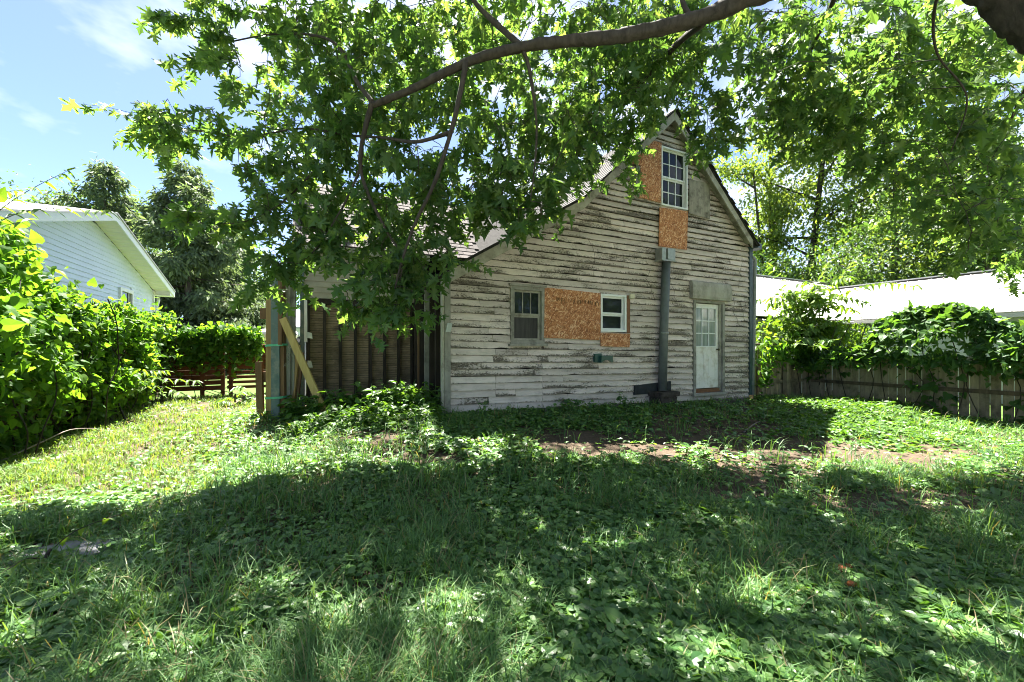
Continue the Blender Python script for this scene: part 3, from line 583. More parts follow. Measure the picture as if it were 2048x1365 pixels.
# old climbing stems and wires on the boards
for sd in range(9):
    r = random.Random(sd + 50); x = r.uniform(3.2, 9.4); z = r.uniform(2.6, 4.4); pts = []
    for i in range(9):
        pts.append((x, F - .048 - r.uniform(0, .006), z)); x += r.uniform(-.06, .07); z -= r.uniform(.04, .14)
        if z < .6 or z > roofz(x) - .2: break
    if len(pts) > 2: part(MB().tube(pts, .0028, 4), 'dry_stem', 'darkwood')
# ------------------------------------------------------------------ generic part under a thing
def sub(mb, name, mat, parent, smooth=False, **k):
    o = mb.obj(name, M[mat] if isinstance(mat, str) else mat, None, smooth, **k); o.parent = parent; w = parent.location if parent.parent is None else Vector()
    o.matrix_parent_inverse = Matrix.Translation(w).inverted(); return o
def subme(me, name, mat, parent, **k):
    o = link(name, me, mat, None, **k); o.parent = parent; w = parent.location if parent.parent is None else Vector()
    o.matrix_parent_inverse = Matrix.Translation(w).inverted(); return o

# ------------------------------------------------------------------ white neighbour house on the left
NX = -4.6; NY1 = onX(307, 640, NX).y; pk = onX(182, 434, NX); NYP = pk.y; NZP = pk.z; NZE = onX(307, 581, NX).z; NY0 = 2 * NYP - NY1
M['vinyl'] = plain('pale_vinyl_siding', (0.66, 0.72, 0.86), 0.5, 0.35, 0.03, 2)
M['soffit'] = plain('cream_soffit', (0.74, 0.72, 0.64), 0.6, 0.3, 0.03, 3)
M['trimw'] = plain('bright_white_trim', (0.80, 0.80, 0.79), 0.5, 0.35, 0.03, 3)
nb = thing('neighbour_house', 'white vinyl sided house beyond the vine hedge', 'house', (NX - 2, NYP, 0))
def ntop(y): return NZP - abs(y - NYP) * (NZP - NZE) / (NY1 - NYP)
sub(MB().box(NX - 5, NX - .05, NY0, NY1 - .02, 0.0, NZE - .02), 'wall', 'vinyl', nb)
mb = MB(); mb.v = [(x, y, z) for x in (NX - .06, NX - .03) for y, z in ((NY0, NZE - .3), (NY1 - .02, NZE - .3), (NY1 - .02, NZE - .02), (NYP, NZP - .02), (NY0, NZE - .02))]
mb.f = [(0, 1, 2, 3, 4), (9, 8, 7, 6, 5)]; sub(mb, 'gable_wall', 'vinyl', nb)
nw = (onX(238, 580, NX).y, onX(264, 580, NX).y, 1.3, onX(250, 578, NX).z)
k = 0; z = 0.55; NP = 0.113
while z < NZP - .05:
    half = min((NZP - z) / ((NZP - NZE) / (NY1 - NYP)), NY1 - NYP); a_, b_ = NYP - half, NYP + half - .03
    segs = [(a_, b_)]
    if z + NP > nw[2] and z < nw[3]: segs = [(a_, nw[0] - .0), (nw[1] + .0, b_)]
    for s0, s1 in segs:
        if s1 - s0 < .05: continue
        h1 = min((NZP - (z + NP)) / ((NZP - NZE) / (NY1 - NYP)), NY1 - NYP); e0 = max(s0, NYP - h1) if s0 == a_ else s0; e1 = min(s1, NYP + h1 - .03) if s1 == b_ else s1
        if e1 <= e0: continue
        sub(MB().hexa([(NX - .02, s0, z), (NX + .002, s0, z), (NX + .002, s1, z), (NX - .02, s1, z), (NX - .02, e0, z + NP), (NX - .015, e0, z + NP), (NX - .015, e1, z + NP), (NX - .02, e1, z + NP)]), 'siding_board', 'vinyl', nb)
    z += NP
OV = 0.42; OE = 0.45      # rake and eave overhangs
sl_ = (NZP - NZE) / (NY1 - NYP); yA, yB = NY0 - OE, NY1 + OE; zA = NZE - OE * sl_
for (ya, za), (yb, zb) in (((yA, zA), (NYP, NZP)), ((NYP, NZP), (yB, zA))):
    sub(MB().hexa([(NX - .001, ya, za + .0), (NX + OV, ya, za + .0), (NX + OV, yb, zb), (NX - .001, yb, zb), (NX - .001, ya, za + .012), (NX + OV, ya, za + .012), (NX + OV, yb, zb + .012), (NX - .001, yb, zb + .012)]), 'soffit', 'soffit', nb)
    n_ = 26
    for i in range(n_):
        f0 = (i + .5) / n_; y_, z_ = ya + (yb - ya) * f0, za + (zb - za) * f0
        sub(MB().box(NX + .01, NX + OV - .01, y_ - .006, y_ + .006, z_ - .006, z_ + .004), 'soffit_seam', 'trimw', nb)
    sub(MB().hexa([(NX + OV + .001, ya, za - .03), (NX + OV + .025, ya, za - .03), (NX + OV + .025, yb, zb - .03), (NX + OV + .001, yb, zb - .03), (NX + OV + .001, ya, za + .14), (NX + OV + .025, ya, za + .14), (NX + OV + .025, yb, zb + .14), (NX + OV + .001, yb, zb + .14)]), 'rake_board', 'trimw', nb)
    sub(MB().hexa([(NX - 6, ya, za + .142), (NX + OV + .05, ya, za + .142), (NX + OV + .05, yb, zb + .142), (NX - 6, yb, zb + .142), (NX - 6, ya, za + .17), (NX + OV + .05, ya, za + .17), (NX + OV + .05, yb, zb + .17), (NX - 6, yb, zb + .17)]), 'roof', plain('pale_grey_shingle', (0.36, 0.37, 0.40), 0.85, 0.2, 0.12, 14), nb)
sub(MB().box(NX - 5, NX + OV - .02, NY1 + .02, yB, zA - .02, zA + .0), 'eave_soffit', 'soffit', nb)
sub(MB().box(NX + .03, NX + OV, NY1 + .03, NY1 + OE, zA - .03, zA + .12), 'eave_return', 'trimw', nb)
sub(MB().box(NX - 5, NX + OV - .02, yB + .002, yB + .1, zA - .0, zA + .13), 'gutter', 'trimw', nb)
sub(MB().box(NX - .05, NX + .03, NY1 - .06, NY1 + .03, .3, NZE - .03), 'corner_post', 'trimw', nb)
sub(MB().tube([(NX + .05, NY1 + .3, zA - .02), (NX + .05, NY1 + .3, zA - .18), (NX + .06, NY1 + .08, zA - .38), (NX + .06, NY1 + .08, .2)], .045, 8), 'downspout', 'trimw', nb, True)
y0, y1, z0_, z1_ = nw; w = sub(MB().box(NX - .05, NX + .04, y0, y0 + .09, z0_, z1_).box(NX - .05, NX + .04, y1 - .09, y1, z0_, z1_).box(NX - .05, NX + .04, y0 + .09, y1 - .09, z1_ - .09, z1_).box(NX - .05, NX + .04, y0 + .09, y1 - .09, z0_, z0_ + .09), 'window', 'trimw', nb)
sub(MB().box(NX - .03, NX - .01, y0 + .09, y1 - .09, z0_ + .09, z1_ - .09), 'pane', 'glass', w)
sub(MB().box(NX - .008, NX + .01, y0 + (y1 - y0) * .70, y0 + (y1 - y0) * .74, z0_ + .09, z1_ - .09), 'sash', 'trimw', w)

# ------------------------------------------------------------------ long white metal-roofed building on the right
M['metal'] = plain('white_roof_metal', (0.60, 0.59, 0.56), 0.5, 0.3, 0.10, 1.5, 0, 0.88)
barn = thing('metal_roof_building', 'long low white building with ribbed metal roof behind the board fence', 'building', (15, 3, 0))
EZ, RZ, BX, BR, AYR = 2.32, 3.72, 15.5, 18.5, 11.6
AE, AZ, AX0, AX1 = 7.3, 4.6, 10.5, 24.4
sub(MB().box(BX + .35, BX + 5.6, -.9, 9, 0, EZ - .03), 'wall', plain('white_board_wall', (0.48, 0.49, 0.51), 0.6, 0.3, 0.04, 2), barn)
for k in range(9): z = 1.0 + k * .14; sub(MB().hexa([(BX + .32, -.9, z), (BX + .349, -.9, z), (BX + .349, 7.3, z), (BX + .32, 7.3, z), (BX + .335, -.9, z + .138), (BX + .349, -.9, z + .138), (BX + .349, 7.3, z + .138), (BX + .335, 7.3, z + .138)]), 'siding_board', bpy.data.materials['white_board_wall'], barn)
sub(MB().box(AX0 + .2, AX1 - .2, AE + .35, AYR + 4, 0, EZ - .03), 'wall', bpy.data.materials['white_board_wall'], barn)
def roofpanel(y, w_, s0, s1):
    f = lambda s: (BX + (BR - BX) * s, EZ + (RZ - EZ) * s); (xa, za), (xb, zb) = f(s0), f(s1); mb = MB()
    mb.hexa([(xa, y, za), (xb, y, zb), (xb, y + w_ - .004, zb), (xa, y + w_ - .004, za), (xa, y, za + .02), (xb, y, zb + .02), (xb, y + w_ - .004, zb + .02), (xa, y + w_ - .004, za + .02)])
    for r in (0.06, w_ / 3 + .06, 2 * w_ / 3 + .06): mb.hexa([(xa, y + r - .02, za + .021), (xb, y + r - .02, zb + .021), (xb, y + r + .02, zb + .021), (xa, y + r + .02, za + .021), (xa, y + r - .008, za + .042), (xb, y + r - .008, zb + .042), (xb, y + r + .008, zb + .042), (xa, y + r + .008, za + .042)])
    return mb
y = -1.2
while y < 9.6:
    sub(roofpanel(y, .9, 0, .52), 'roof_panel', 'metal', barn); sub(roofpanel(y, .9, .515, 1.0), 'roof_panel', 'metal', barn).location.z += .012; y += .9
sub(MB().box(BR - .14, BR + .14, -1.2, 9.9, RZ + .03, RZ + .07), 'ridge_cap', 'metal', barn)
sub(MB().hexa([(BR, -1.2, RZ), (BR + 3, -1.2, EZ), (BR + 3, 9, EZ), (BR, 9.9, RZ), (BR, -1.2, RZ + .02), (BR + 3, -1.2, EZ + .02), (BR + 3, 9, EZ + .02), (BR, 9.9, RZ + .02)]), 'roof', 'metal', barn)
x = AX0
while x < AX1 - .5:
    mb = MB(); w_ = .9
    mb.hexa([(x, AE, EZ), (x + w_ - .004, AE, EZ), (x + w_ - .004, AYR, AZ), (x, AYR, AZ), (x, AE, EZ + .02), (x + w_ - .004, AE, EZ + .02), (x + w_ - .004, AYR, AZ + .02), (x, AYR, AZ + .02)])
    for r in (.06, .36, .66): mb.hexa([(x + r - .02, AE, EZ + .021), (x + r + .02, AE, EZ + .021), (x + r + .02, AYR, AZ + .021), (x + r - .02, AYR, AZ + .021), (x + r - .008, AE, EZ + .042), (x + r + .008, AE, EZ + .042), (x + r + .008, AYR, AZ + .042), (x + r - .008, AYR, AZ + .042)])
    sub(mb, 'roof_panel', 'metal', barn); x += w_
sub(MB().hexa([(AX0, AYR, AZ), (AX1, AYR, AZ), (AX1, AYR + 4.3, EZ), (AX0, AYR + 4.3, EZ), (AX0, AYR, AZ + .02), (AX1, AYR, AZ + .02), (AX1, AYR + 4.3, EZ + .02), (AX0, AYR + 4.3, EZ + .02)]), 'roof', 'metal', barn)
sub(MB().box(AX0, AX1, AYR - .13, AYR + .13, AZ + .03, AZ + .07), 'ridge_cap', 'metal', barn)
sub(MB().box(BX - .10, BX + .02, -1.2, 7.2, EZ - .13, EZ - .02), 'gutter', 'metal', barn)
sub(MB().box(BX - .02, BX + .34, -1.2, 7.2, EZ - .08, EZ - .06), 'eave_soffit', 'metal', barn)

# ------------------------------------------------------------------ fences
M['fence'] = wood('grey_green_fence_wood', (0.20, 0.165, 0.11), (0.37, 0.305, 0.205), (2, 2, 0.25), 8, 0.9, 0.35, (0.09, 0.08, 0.05))
M['fence2'] = wood('dark_fence_wood', (0.085, 0.065, 0.042), (0.18, 0.135, 0.09), (2, 2, 0.25), 8, 0.9, 0.4, (0.04, 0.034, 0.024))
FX = 12.0
rf = thing('board_fence', 'weathered board fence overgrown with vines along the right side', 'fence', (FX, 4, 0))
y = 0.6
while y < 6.35:
    w_ = rnd.uniform(.125, .145); g_ = rnd.choice((.004, .006, .012, .022)); h = 1.2 + rnd.uniform(-.03, .03); z = float(gz(FX, y)) - .03
    sub(MB().hexa([(FX, y, z), (FX + .02, y, z), (FX + .02, y + w_, z), (FX, y + w_, z), (FX + rnd.uniform(-.012, .012), y + rnd.uniform(-.008, .008), h), (FX + .02, y, h), (FX + .02, y + w_, h), (FX + rnd.uniform(-.012, .012), y + w_ + rnd.uniform(-.004, .004), h)]), 'picket', 'fence', rf); y += w_ + g_
for z in (.53, 1.13): sub(MB().box(FX - .05, FX - .006, 0.6, 6.3, z, z + .085, .006), 'rail', 'fence2', rf)
sub(MB().box(FX - .06, FX + .05, 0.6, 6.3, 1.232, 1.262, .004), 'cap_rail', 'fence2', rf)
for y in (1.2, 3.6, 6.1): sub(MB().box(FX + .021, FX + .11, y, y + .09, -.1, 1.3), 'fence_post', 'fence2', rf)
bf = thing('picket_fence', 'short board fence joining the house corner to the right fence', 'fence', (10.9, 6.5, 0))
x = XR + .14; FY = 6.55
while x < 11.9:
    w_ = rnd.uniform(.13, .15); g_ = rnd.choice((.006, .01, .02, .035)); z = float(gz(x, FY)) - .03; h = 1.14 + rnd.uniform(-.02, .02)
    sub(MB().box(x, x + w_, FY, FY + .02, z, h, .006), 'picket', 'fence', bf); x += w_ + g_
for z in (.52, 1.03): sub(MB().box(XR + .14, 11.95, FY - .045, FY - .006, z, z + .085, .005), 'rail', 'fence', bf)
sub(MB().box(XR + .3, 11.95, FY - .05, FY + .03, 1.5, 1.55, .006), 'top_rail', 'fence2', bf)
for x in (XR + .16, XR + .5, 11.05, 11.9): sub(MB().box(x, x + .1, FY - .15, FY - .047, -.1, 1.58 if x > 10.5 else 1.15, .006), 'fence_post', 'fence', bf)
LX = -4.0
lf = thing('plank_fence', 'old vertical plank fence half hidden under the vine hedge', 'fence', (LX, 10, 0))
y = 6.6
while y < 15.3:
    w_ = rnd.uniform(.13, .15); sub(MB().box(LX - .02, LX, y, y + w_, -.03, 1.55 + rnd.uniform(-.05, .04), .006), 'plank', 'fence2', lf); y += w_ + rnd.choice((.006, .015, .03))
for z in (.4, 1.2): sub(MB().box(LX + .004, LX + .045, 6.6, 15.2, z, z + .09), 'rail', 'fence2', lf)
for y in (8.0, 10.4, 12.8): sub(MB().box(LX + .047, LX + .14, y, y + .09, -.1, 1.6), 'fence_post', 'fence2', lf)
M['redwood'] = wood('red_brown_slat', (0.10, 0.032, 0.014), (0.22, 0.075, 0.03), (0.3, 1, 2), 8, 0.8, 0.3)
SY = 14.6
sf = thing('slat_fence', 'red brown horizontal slat fence at the end of the lawn', 'fence', (-2.3, SY, 0))
sx0, sx1 = LX + .05, onY(540, 740, SY).x
for k in range(9):
    z = .2 + k * .15; xm = onY(452, 740, SY).x
    sub(MB().box(sx0, xm - .03, SY, SY + .02, z, z + .135, .004), 'slat', 'redwood', sf)
    if k not in (): sub(MB().box(xm + .03, sx1, SY, SY + .02, z + (0.02 if k < 4 else 0), z + (.105 if k < 4 else .138), .004), 'slat', 'redwood', sf)
for px in (405, 446, 462, 538): p = onY(px, 740, SY); sub(MB().box(p.x - .05, p.x + .05, SY - .06, SY - .002, 0, 1.58, .004), 'fence_post', 'redwood', sf)
p = onY(537, 640, SY + 4)
fh = thing('distant_house', 'small pale house with grey roof glimpsed past the wooden posts', 'house', (-1, 24, 0))
a_ = onY(585, 640, 24); b_ = onY(640, 640, 24)
hz0, hz1, hz2 = 0, onY(600, 656, 24).z, onY(600, 616, 24).z
sub(MB().box(a_.x - .5, b_.x + 3, 24, 29, 0, hz1), 'wall', 'vinyl', fh); sub(MB().hexa([(a_.x - .9, 23.6, hz1 - .05), (b_.x + 3.3, 23.6, hz1 - .05), (b_.x + 3.3, 26.5, hz2), (a_.x - .9, 26.5, hz2), (a_.x - .9, 23.6, hz1 + .05), (b_.x + 3.3, 23.6, hz1 + .05), (b_.x + 3.3, 26.5, hz2 + .1), (a_.x - .9, 26.5, hz2 + .1)]), 'roof', bpy.data.materials['pale_grey_shingle'], fh)
p = onY(603, 672, 24); w = sub(MB().box(p.x - .45, p.x - .36, 23.96, 24.01, .4, 2.1).box(p.x + .36, p.x + .45, 23.96, 24.01, .4, 2.1).box(p.x - .36, p.x + .36, 23.96, 24.01, 2.01, 2.1).box(p.x - .36, p.x + .36, 23.96, 24.01, .4, .49), 'window', 'trimw', fh)
sub(MB().box(p.x - .36, p.x + .36, 23.975, 23.985, .49, 2.01), 'pane', 'glass', w)
sub(MB().box(p.x - .36, p.x + .36, 23.955, 23.974, 1.22, 1.28), 'sash', 'trimw', w)
c0 = atD(519, 670, 13.4); c1 = c0 + Vector((1.1, -.35, 0))
tk = thing('white_tank', 'white cylindrical tank behind the slat fence beside the posts', 'tank', (c0.x, c0.y, 0))
dv = (c1 - c0).normalized()
sub(MB().tube([c0, c0 + dv * .03, c0 + dv * .1, c1 - dv * .1, c1], [.05, .13, .19, .19, .08], 18), 'tank_shell', 'trimw', tk, True)
sub(MB().beam(c0 + dv * .3 - Vector((0, 0, .15)), (c0.x + dv.x * .3, c0.y + dv.y * .3, 0), .08, .25, dv), 'tank_leg', 'steel', tk)
sub(MB().beam(c0 + dv * .85 - Vector((0, 0, .15)), (c0.x + dv.x * .85, c0.y + dv.y * .85, 0), .08, .25, dv), 'tank_leg', 'steel', tk)

# ------------------------------------------------------------------ strapped posts with a brace
M['pine'] = wood('yellow_pine', (0.36, 0.25, 0.09), (0.50, 0.38, 0.16), (1.5, 1.5, 0.12), 9, 0.75, 0.1)
M['pine2'] = wood('tan_post_wood', (0.26, 0.16, 0.07), (0.44, 0.29, 0.13), (2, 2, 0.1), 7, 0.75, 0.1)
M['brown'] = wood('brown_board', (0.11, 0.06, 0.032), (0.20, 0.115, 0.06), (1.5, 1.5, 0.15), 8, 0.8, 0.1)
M['greyw'] = wood('silver_grey_wood', (0.20, 0.19, 0.17), (0.42, 0.41, 0.38), (2, 2, 0.15), 9, 0.9, 0.1, (0.08, 0.07, 0.06))
pg = thing('strapped_posts', 'bundle of mismatched timber posts bound with green straps beside the lathed wall', 'post', tuple(onG(560, 832, .1)))
RT = Vector((cR, -sR, 0)); DP = 7.1
def post(px0, px1, top, bot, dep, thick, name, mat, lean=0.0):
    c = (px0 + px1) / 2; A = atD(c, bot, dep); B = atD(c + lean, top, dep); w_ = (px1 - px0) * dep / FPX
    return sub(MB().beam(A, B, w_, thick, RT + Vector((.25, .35, 0)) * .4), name, mat, pg)
post(534, 547, 584, 845, DP + .05, .10, 'timber_post', 'pine2', 1)
post(545, 560.5, 552, 842, DP - .03, .09, 'painted_post', 'teal', -1)
post(557, 564, 531, 690, DP - .09, .04, 'batten', 'brown', 0)
post(560, 571, 556, 840, DP + .02, .10, 'board', 'brown', -3)
post(569, 581, 560, 835, DP + .12, .05, 'grey_board', 'greyw', 0)
post(580, 589, 566, 820, DP + .22, .06, 'grey_board', 'greyw', 2)
post(564, 588, 556, 566, DP + .16, .12, 'cross_piece', 'greyw', 0)
post(522, 536, 617, 638, DP + .06, .06, 'stub', 'brown', 0); post(524, 536, 744, 764, DP + .06, .06, 'stub', 'brown', 0)
post(516, 528, 724, 850, DP + .0, .07, 'short_stake', 'brown', -4)
A = atD(566, 637, DP - .12); B = atD(655, 840, DP - .25); sub(MB().beam(A, B, .115, .045, RT), 'brace', 'pine', pg)
A = atD(597, 690, DP + .25); B = atD(583, 822, DP + .2); sub(MB().beam(A, B, .07, .04, RT), 'leaning_board', 'pine2', pg)
A = atD(603, 705, DP + .3); B = atD(590, 822, DP + .25); sub(MB().beam(A, B, .09, .04, RT), 'leaning_board', 'brown', pg)
M['strap'] = plain('green_strap', (0.10, 0.42, 0.26), 0.5, 0.4, 0.15, 8)
for py in (691, 795):
    c = atD(553, py, DP + .0); loop = []
    for i in range(13):
        an = 2 * math.pi * i / 12; e = .86
        loop.append(c + RT * (.165 * math.copysign(abs(math.cos(an)) ** .5, math.cos(an))) + Vector((sR, cR, 0)) * (.11 * math.copysign(abs(math.sin(an)) ** .5, math.sin(an))) + Vector((0, 0, .012 * math.cos(an))))
    mb = MB(); h = .018
    for i in range(12):
        a_, b_ = loop[i], loop[i + 1]; mb.quad(a_ - Vector((0, 0, h)), b_ - Vector((0, 0, h)), b_ + Vector((0, 0, h)), a_ + Vector((0, 0, h)))
    sub(mb, 'strap', 'strap', pg)
for sd in range(7):
    r = random.Random(sd + 9); p = atD(r.uniform(572, 590), r.uniform(560, 760), DP - .02); pts = []
    for i in range(9): pts.append(p.copy()); p = p + RT * r.uniform(-.05, .06) + Vector((0, 0, -r.uniform(.01, .07)))
    sub(MB().tube(pts, .004, 4), 'dry_vine', 'greyw', pg)
# ------------------------------------------------------------------ vegetation materials
M['maple'] = leafmat('maple_leaf', (0.036, 0.086, 0.026), (0.060, 0.124, 0.038), (0.108, 0.174, 0.056), 0.56, (2.35, 2.1, 0.85))
M['vine'] = leafmat('vine_leaf', (0.040, 0.105, 0.020), (0.064, 0.150, 0.028), (0.110, 0.20, 0.036), 0.55, (2.4, 2.2, 0.55), 0.55, 0.2)
M['vined'] = leafmat('dark_vine_leaf', (0.032, 0.078, 0.028), (0.048, 0.110, 0.034), (0.078, 0.145, 0.036), 0.45, (2.1, 2.0, 0.5), 0.48, 0.3)
M['ailan'] = leafmat('ailanthus_leaf', (0.060, 0.13, 0.025), (0.085, 0.165, 0.030), (0.13, 0.20, 0.038), 0.50, (1.8, 1.6, 0.45))
M['tree1'] = leafmat('light_tree_leaf', (0.070, 0.125, 0.030), (0.100, 0.165, 0.038), (0.145, 0.205, 0.050), 0.58, (2.0, 1.75, 0.6))
M['tree2'] = leafmat('mid_tree_leaf', (0.040, 0.090, 0.024), (0.060, 0.125, 0.030), (0.095, 0.165, 0.040), 0.42, (1.8, 1.7, 0.6))
M['conif'] = leafmat('spruce_needle', (0.070, 0.105, 0.065), (0.095, 0.135, 0.075), (0.13, 0.178, 0.085), 0.40, (1.7, 1.7, 0.9), 0.6, 0.2)
M['grassm'] = leafmat('grass_blade', (0.038, 0.105, 0.032), (0.084, 0.184, 0.054), (0.145, 0.25, 0.080), 0.38, (1.8, 1.65, 0.5), 0.5, 0.3, (0.24, 0.20, 0.11))
M['lawn'] = leafmat('sunwarm_lawn_blade', (0.075, 0.150, 0.030), (0.105, 0.185, 0.040), (0.135, 0.21, 0.05), 0.42, (2.0, 1.75, 0.5), 0.5, 0.3, (0.20, 0.19, 0.09))  # yellower green of the short lawn, with sun warmth put into the colour
M['clover'] = leafmat('groundcover_leaf', (0.030, 0.090, 0.024), (0.082, 0.182, 0.046), (0.165, 0.285, 0.075), 0.36, (1.8, 1.7, 0.5), 0.38, 0.5)  # widened tone range paints in bright leaf tops and dark gaps
M['weed'] = leafmat('weed_leaf', (0.045, 0.105, 0.022), (0.065, 0.145, 0.028), (0.10, 0.19, 0.036), 0.45, (1.8, 1.7, 0.5))
M['dandel'] = leafmat('broad_weed_leaf', (0.050, 0.12, 0.030), (0.070, 0.15, 0.036), (0.095, 0.18, 0.045), 0.35, (1.7, 1.7, 0.5))
M['dry'] = leafmat('dry_leaf', (0.16, 0.10, 0.06), (0.22, 0.16, 0.10), (0.30, 0.25, 0.18), 0.2, (1.3, 1.2, 0.9), 0.8, 0.1)
M['bark'] = wood('maple_bark', (0.016, 0.013, 0.011), (0.055, 0.045, 0.038), (1.6, 1.6, 0.5), 13, 0.95, 0.0, None, 0.9)
M['bark2'] = wood('grey_bark', (0.055, 0.045, 0.038), (0.115, 0.098, 0.082), (2, 2, 0.4), 8, 0.95, 0.0, None, 0.6)
M['twig'] = wood('dark_twig', (0.022, 0.017, 0.012), (0.05, 0.040, 0.030), (1, 1, 1), 9)

def rdir(n, up=0.0):
    v = nr.normal(size=(n, 3)); v[:, 2] += up; return norm(v)
def smooth_path(P, n=4):
    P = [Vector(p) for p in P]; out = []
    for i in range(len(P) - 1):
        p0 = P[max(i - 1, 0)]; p1 = P[i]; p2 = P[i + 1]; p3 = P[min(i + 2, len(P) - 1)]
        for k in range(n):
            t_ = k / n; out.append(0.5 * ((2 * p1) + (p2 - p0) * t_ + (2 * p0 - 5 * p1 + 4 * p2 - p3) * t_ * t_ + (3 * p1 - p0 - 3 * p2 + p3) * t_ ** 3))
    out.append(P[-1]); return out
def limb(mb, P, r0, r1, seg=8, n=4, wob=0.0, ridge=0.0):
    S_ = smooth_path(P, n); m = len(S_)
    rr = [r0 + (r1 - r0) * (i / (m - 1)) ** 0.8 for i in range(m)]
    if wob: rr = [r * (1 + rnd.uniform(-wob, wob)) for r in rr]
    mb.tube(S_, rr, seg, True, ridge); return S_
def leaf_parts(parent, name, tpl, mat, pos, d, n, sc):
    me = tri_mesh(name, *[tpl[0], tpl[1]]); me.materials.append(mat); R = frames(d, n); w = parent.location
    for i in range(len(pos)):
        o = bpy.data.objects.new(name, me); COL.objects.link(o); o.parent = parent; s_ = float(sc[i])
        m = Matrix([[R[i, a, b] * s_ for b in range(3)] + [0] for a in range(3)] + [[0, 0, 0, 1]]); m.translation = Vector(pos[i]) - w; o.matrix_local = m
def split_leaves(parent, tpl, mat, pos, d, n, sc, count, crown='crown', simple=None, far=None):
    """the COUNT leaves that show largest become parts of their own, the rest one mesh"""
    px, py, D = proj(pos[:, 0], pos[:, 1], pos[:, 2]); vis = (px > 0) & (px < 2048) & (py > 0) & (py < 1365) & (D > .3)
    key = np.where(vis, sc / np.maximum(D, .3), 0); o = np.argsort(-key); near = o[:count]; rest = o[count:]
    leaf_parts(parent, 'leaf', tpl, mat, pos[near], d[near], n[near], sc[near])
    ps = []
    def vary(ix):      # three degrees of curl, leaf by leaf
        for j, (f_, c_) in enumerate(((1.0, 1.0), (2.4, 2.6), (.5, -1.2))):
            s_ = ix[j::3]; TV = tpl[0].copy(); TV[:, 2] = TV[:, 2] * c_ + (f_ - 1) * .12 * np.abs(TV[:, 0]); ps.append(scatter((TV, tpl[1]), pos[s_], d[s_], n[s_], sc[s_]))
    if simple is None: vary(rest)
    else:
        a = rest[vis[rest]]; b = rest[~vis[rest]]; vary(a)
        if len(b): ps.append(scatter(simple, pos[b], d[b], n[b], sc[b]))
    V, T_ = join(ps); return subme(tri_mesh(crown, V, T_), crown, mat, parent, kind='stuff')

# ------------------------------------------------------------------ the big maple over the yard
mroot = onG(1024, 1365); mb_ = atD(2560, 695, 2.55)
maple = thing('maple_tree', 'large silver maple spreading its limbs over the yard', 'tree', (mb_.x, mb_.y, 0))
tb = MB(); A = Vector((mb_.x, mb_.y, -.1))
trunk = limb(tb, [A, atD(2450, 365, 2.6), atD(2248, 122, 2.75), atD(2055, -32, 2.9), atD(1875, -178, 3.1), atD(1720, -420, 3.3), atD(1640, -800, 3.4)], .38, .12, 28, 26, .02, .10)
sub(tb, 'trunk', 'bark', maple, True)
skel = list(trunk)
def mlimb(P, r0, r1, seg=8, name='limb'):
    tb = MB(); S_ = limb(tb, [P[0]] + [p + Vector((rnd.gauss(0, .018), rnd.gauss(0, .018), rnd.gauss(0, .018))) for p in P[1:]], r0, r1, seg, 8 if seg < 10 else 16, .06, .14); sub(tb, name, 'bark', maple, True); skel.extend(S_); return S_
D0 = 3.7
mlimb([atD(1735, -300, 3.25), atD(1600, -70, 3.4), atD(1480, 2, 3.55), atD(1390, 42, 3.7), atD(1250, 70, 3.85), atD(1130, 85, 3.95), atD(1040, 97, 4.0), atD(930, 125, 4.1), atD(830, 180, 4.2), atD(745, 205, 4.3)], .092, .030, 18)
mlimb([atD(932, 126, 4.1), atD(926, 180, 4.1), atD(905, 265, 4.12), atD(870, 365, 4.15), atD(832, 450, 4.2), atD(800, 525, 4.25), atD(787, 580, 4.3)], .034, .008)
mlimb([atD(745, 205, 4.3), atD(724, 265, 4.35), atD(722, 330, 4.4), atD(740, 395, 4.42), atD(775, 470, 4.45), atD(800, 520, 4.45), atD(795, 600, 4.5)], .032, .007)
mlimb([atD(745, 205, 4.3), atD(715, 165, 4.4), atD(670, 95, 4.6), atD(620, 70, 4.8), atD(540, 72, 5.0), atD(440, 90, 5.1)], .030, .006)
mlimb([atD(900, 265, 4.12), atD(840, 281, 4.3), atD(770, 282, 4.5), atD(690, 272, 4.7), atD(600, 262, 4.9), atD(480, 270, 5.0), atD(330, 245, 5.1)], .022, .005)
mlimb([atD(1045, 97, 4.0), atD(1062, 150, 4.05), atD(1072, 250, 4.2), atD(1066, 330, 4.3), atD(1058, 400, 4.4)], .024, .006)
mlimb([atD(1042, 92, 4.0), atD(1000, 55, 4.1), atD(950, 0, 4.2), atD(900, -80, 4.3)], .035, .02)
mlimb([atD(1390, 42, 3.7), atD(1372, 0, 3.7), atD(1350, -70, 3.8)], .03, .015)
mlimb([atD(1405, 45, 3.75), atD(1340, 100, 4.6), atD(1270, 180, 5.3), atD(1190, 280, 5.7), atD(1090, 380, 5.9)], .04, .01)
mlimb([atD(724, 330, 4.4), atD(690, 400, 4.5), atD(680, 440, 4.5), atD(640, 490, 4.55), atD(600, 530, 4.6)], .015, .004)
mlimb([atD(640, 330, 4.7), atD(560, 410, 4.6), atD(480, 440, 4.6), atD(380, 445, 4.6)], .013, .004)
mlimb([atD(1900, -60, 3.0), atD(1870, 20, 3.4), atD(1880, 100, 3.8), atD(1925, 200, 4.0), atD(1900, 300, 4.2)], .016, .005)
mlimb([atD(1760, -260, 3.25), atD(1700, -100, 4.2), atD(1650, 30, 5.2), atD(1600, 150, 6.0), atD(1560, 260, 6.4)], .06, .01)
mlimb([atD(1980, 0, 2.95), atD(2100, -50, 4.0), atD(2080, 100, 5.0), atD(2000, 300, 5.8), atD(1960, 450, 6.2)], .06, .01)
